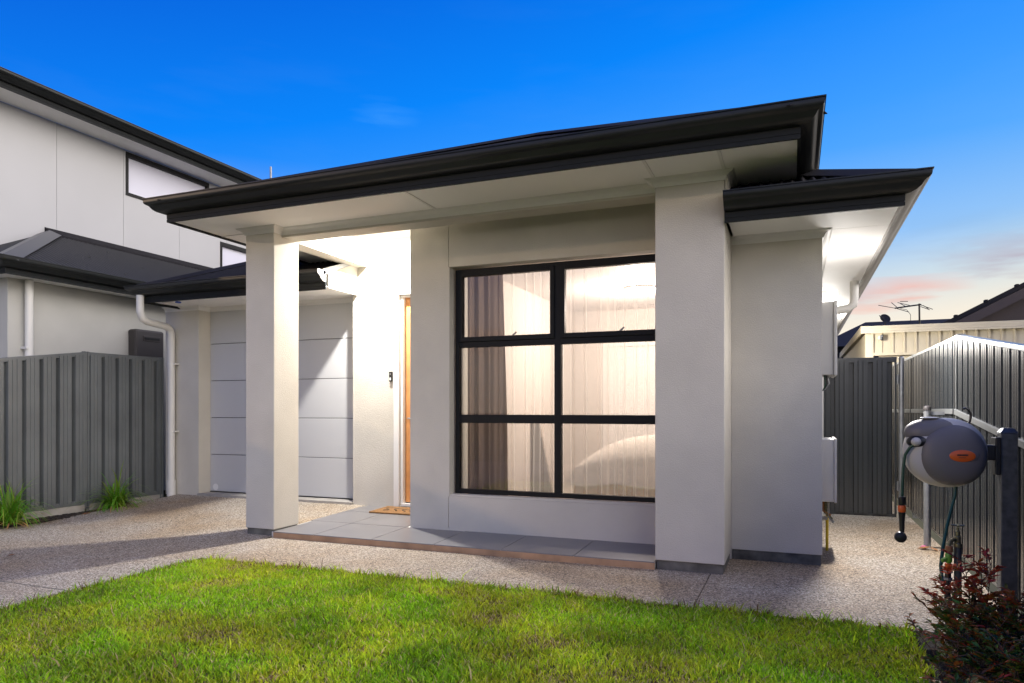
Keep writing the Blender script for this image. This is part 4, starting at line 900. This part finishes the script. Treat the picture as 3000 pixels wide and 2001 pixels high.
for a, b, c, d in (W1, W2):
    wn = nb(MB().box(UX-.06, UX+.012, a+.001, a+.05, c+.001, d-.001).box(UX-.06, UX+.012, b-.05, b-.001, c+.001, d-.001).box(UX-.06, UX+.012, a+.05, b-.05, c+.001, c+.055).box(UX-.06, UX+.012, a+.05, b-.05, d-.075, d-.001), 'window', frame_m)
    nb(MB().box(UX-.055, UX-.05, a+.05, b-.05, c+.055, d-.075), 'pane', blind_m, wn)
nb(MB().box(UX+.003, UX+.50, 2.2, 16.2, 5.69, 5.70), 'soffit', soffit_m)
nb(MB().sweep(FAS, [(UX+.52, 2.2), (UX+.52, 16.3)], 5.675, 1), 'fascia', fascia_m)
nb(MB().sweep(GUT, [(UX+.52, 2.2), (UX+.52, 16.3)], 5.755, 1), 'gutter', dark_m, smooth=True)
nb(MB().poly([(UX+.57,2.2,5.86),(UX+.57,16.3,5.86),(UX-4,16.3,7.6),(UX-4,2.2,7.6)]), 'roof', roof_m)
nb(MB().tube([(-13.8, 16.0, 7.0), (-13.8, 16.0, 8.15)], .03, 8), 'vent_pipe', galv_m)
wh = empty('wall_heater', (-9.0, 7.75, 1.0), 'dark taupe water heater with a slot vent on the neighbour wall', 'water heater')
MB().box(-9.098, -8.93, 7.50, 8.00, .95, 2.44).build('case', heater_m, wh, bevel=.03)
MB().box(-8.929, -8.92, 7.62, 7.92, 2.27, 2.35).build('vent_surround', heater_m, wh, bevel=.004)
MB().box(-8.919, -8.912, 7.64, 7.90, 2.295, 2.325).build('vent_slot', black_m, wh)

# ================================================================== behind the gate
SH = empty('garden_shed', (3, 14, 0), 'cream ribbed steel shed behind the gate', 'shed')
SY = 12.5
pr = []
k = 0
while .99+.15+k*.162 < 6.5:
    b = 1.14+k*.162
    pr += [(b,0),(b+.125,0),(b+.132,-.022),(b+.150,-.022),(b+.157,0)]; k += 1
m = MB(); vs = []; fs = []
for x, d in pr: vs += [(x, SY+.10+d, 2.16), (x, SY+.10+d, 2.50)]
for q in range(len(pr)-1): fs.append((2*q, 2*q+2, 2*q+3, 2*q+1))
m.add(vs, fs).build('wall_sheet', cream_m, SH)
MB().sweep([(0,0),(.02,0),(.02,.03),(.024,.034),(.02,.038),(.02,.075),(.024,.079),(.02,.083),(.02,.115),(0,.115)], [(1.0, 18.2), (1.0, SY), (6.5, SY)], 2.465, 1).build('gutter', cream_m, SH)
MB().box(1.05, 1.165, SY+.06, SY+.14, 0, 2.464).build('corner_post', cream_m, SH); MB().box(1.166, 6.5, SY+.055, SY+.13, 2.115, 2.158).build('door_head', cream_m, SH)
MB().box(1.25, 4.4, SY+.14, SY+.16, 0, 2.114).build('roller_door', cream_m, SH)
MB().box(1.05, 1.10, SY+.141, 18.2, 0, 2.464).build('side_wall', cream_m, SH)
MB().hexa([(1.02,SY+.01,2.50),(6.5,SY+.01,2.50),(6.5,18.2,2.50),(1.02,18.2,2.50)], [(1.02,SY+.01,2.56),(6.5,SY+.01,2.56),(6.5,18.2,2.60),(1.02,18.2,2.60)]).build('roof', cream_m, SH)
sc_ = empty('security_camera', (1.28, 12.55, 2.36), 'small black security camera on the cream shed wall', 'camera')
MB().box(1.262, 1.302, 12.50, 12.565, 2.35, 2.44).build('body', black_m, sc_, bevel=.012); MB().lathe([(.030,-.0),(.030,.025)], (1.255, 12.57, 2.40), 'Y', 12).build('mount', trim_m, sc_); MB().lathe([(.010,-.004),(.010,.0)], (1.282, 12.499, 2.415), 'Y', 10).build('lens', galv_m, sc_)
# far house with a dark roof
FH = empty('far_house', (3, 28, 0), 'distant house with a low dark hipped roof beyond the shed', 'house')
MB().hexa([(1.0,26,2.6),(9,26,2.6),(9,34,2.6),(1.0,34,2.6)], [(1.0,26,3.45),(9,26,3.45),(9,34,3.45),(1.0,34,3.45)]).build('wall', navy_m, FH)
MB().hexa([(.6,25.6,3.35),(9.4,25.6,3.35),(9.4,34.4,3.35),(.6,34.4,3.35)], [(2.3,27.5,4.32),(7.5,27.5,4.32),(7.5,31,4.32),(2.3,31,4.32)]).build('roof', navy_m, FH)
MB().box(.45, .6, 25.5, 34.4, 3.25, 3.38).build('gutter', galv_m, FH)
MB().box(1.0, 9, 26, 34, 0, 2.6).build('wall', nrend_m, FH)
DS = empty('satellite_dish', (2.55, 24, 3.6), 'dark satellite dish tilted up behind the shed roof', 'dish')
m = MB(); m.lathe([(.005,0),(.12,.012),(.20,.04),(.25,.07),(.248,.078),(.19,.05),(.11,.022)], (0,0,0), 'Z', 22)
q_ = Matrix.Rotation(R(35), 3, 'Y') @ Matrix.Rotation(R(55), 3, 'X'); m.v = [tuple(q_ @ Vector((p[0]*.62, p[1]*.62, p[2]*.62))+Vector((2.53, 24, 4.0))) for p in m.v]
m.build('reflector', navy_m, DS, smooth=True); MB().tube([(2.55,24.05,3.4),(2.55,24.05,3.95)], .02, 8).build('mast', black_m, DS); MB().tube([(2.53,23.98,3.95),(2.36,23.7,4.08)], .012, 6).build('arm', black_m, DS)
AN = empty('tv_antenna', (3.46, 24, 3.6), 'dark television antenna with angled elements against the dusk sky', 'antenna')
MB().tube([(3.461,24,3.3),(3.448,24,4.42)], .026, 8).build('mast', black_m, AN)
MB().tube([(3.50,24,4.39),(3.2,24,4.36),(2.80,24,4.315)], .022, 8).build('boom', black_m, AN)
for a, b in (((2.80,24,4.32),(2.36,24,4.43)), ((2.84,23.9,4.34),(2.68,23.7,4.45)), ((3.2,24,4.38),(2.90,24.2,4.51)), ((2.93,23.9,4.50),(3.14,23.9,4.49)), ((3.1,24,4.35),(2.98,24.2,4.47)), ((3.48,24,4.38),(3.80,24,4.23)), ((3.48,24,4.33),(3.72,24,4.22)), ((3.55,24,4.36),(3.70,24.1,4.27)), ((2.86,24,4.30),(3.18,24,4.18))):
    MB().tube([a, b], .010, 6).build('element', black_m, AN)
MB().tube([(2.95,24,4.30),(3.12,24,4.25),(3.22,24,4.10),(3.22,24,3.9),(3.14,24,3.75)], .008, 6).build('cable', black_m, AN)
BR = empty('brown_roofed_house', (6, 17, 0), 'house with a dark brown pitched roof rising at the right edge behind the shed', 'house')
rs = (3.673-2.987)/(4.035-2.746)
m = MB(); m.hexa([(2.5,16,2.987-.246*rs),(7.0,16,2.987+4.254*rs),(7.0,16,2.987+4.254*rs+.10),(2.5,16,2.987-.246*rs+.10)], [(2.5,24,2.987-.246*rs),(7.0,24,2.987+4.254*rs),(7.0,24,2.987+4.254*rs+.10),(2.5,24,2.987-.246*rs+.10)])
m.v = [(x, y, z-.10) for x, y, z in m.v]; m.build('roof', roof_m, BR)
m = MB(); m.hexa([(2.5,15.96,2.987-.246*rs-.30),(7.0,15.96,2.987+4.254*rs-.30),(7.0,15.96,2.987+4.254*rs-.11),(2.5,15.96,2.987-.246*rs-.11)], [(2.5,16.0,2.987-.246*rs-.30),(7.0,16.0,2.987+4.254*rs-.30),(7.0,16.0,2.987+4.254*rs-.11),(2.5,16.0,2.987-.246*rs-.11)]); m.build('barge_board', brown_m, BR)
m = MB(); m.hexa([(2.9,16.3,0),(7.0,16.3,0),(7.0,16.5,0),(2.9,16.5,0)], [(2.9,16.3,2.92),(7.0,16.3,5.10),(7.0,16.5,5.10),(2.9,16.5,2.92)]); m.build('gable_wall', brown_m, BR)
for k in range(7): x = 2.9+k*.5; MB().box(x, x+.05, 15.97, 16.1, 2.987+(x-2.746)*rs+.003, 2.987+(x-2.746)*rs+.04).build('ridge_clip', roof_m, BR)
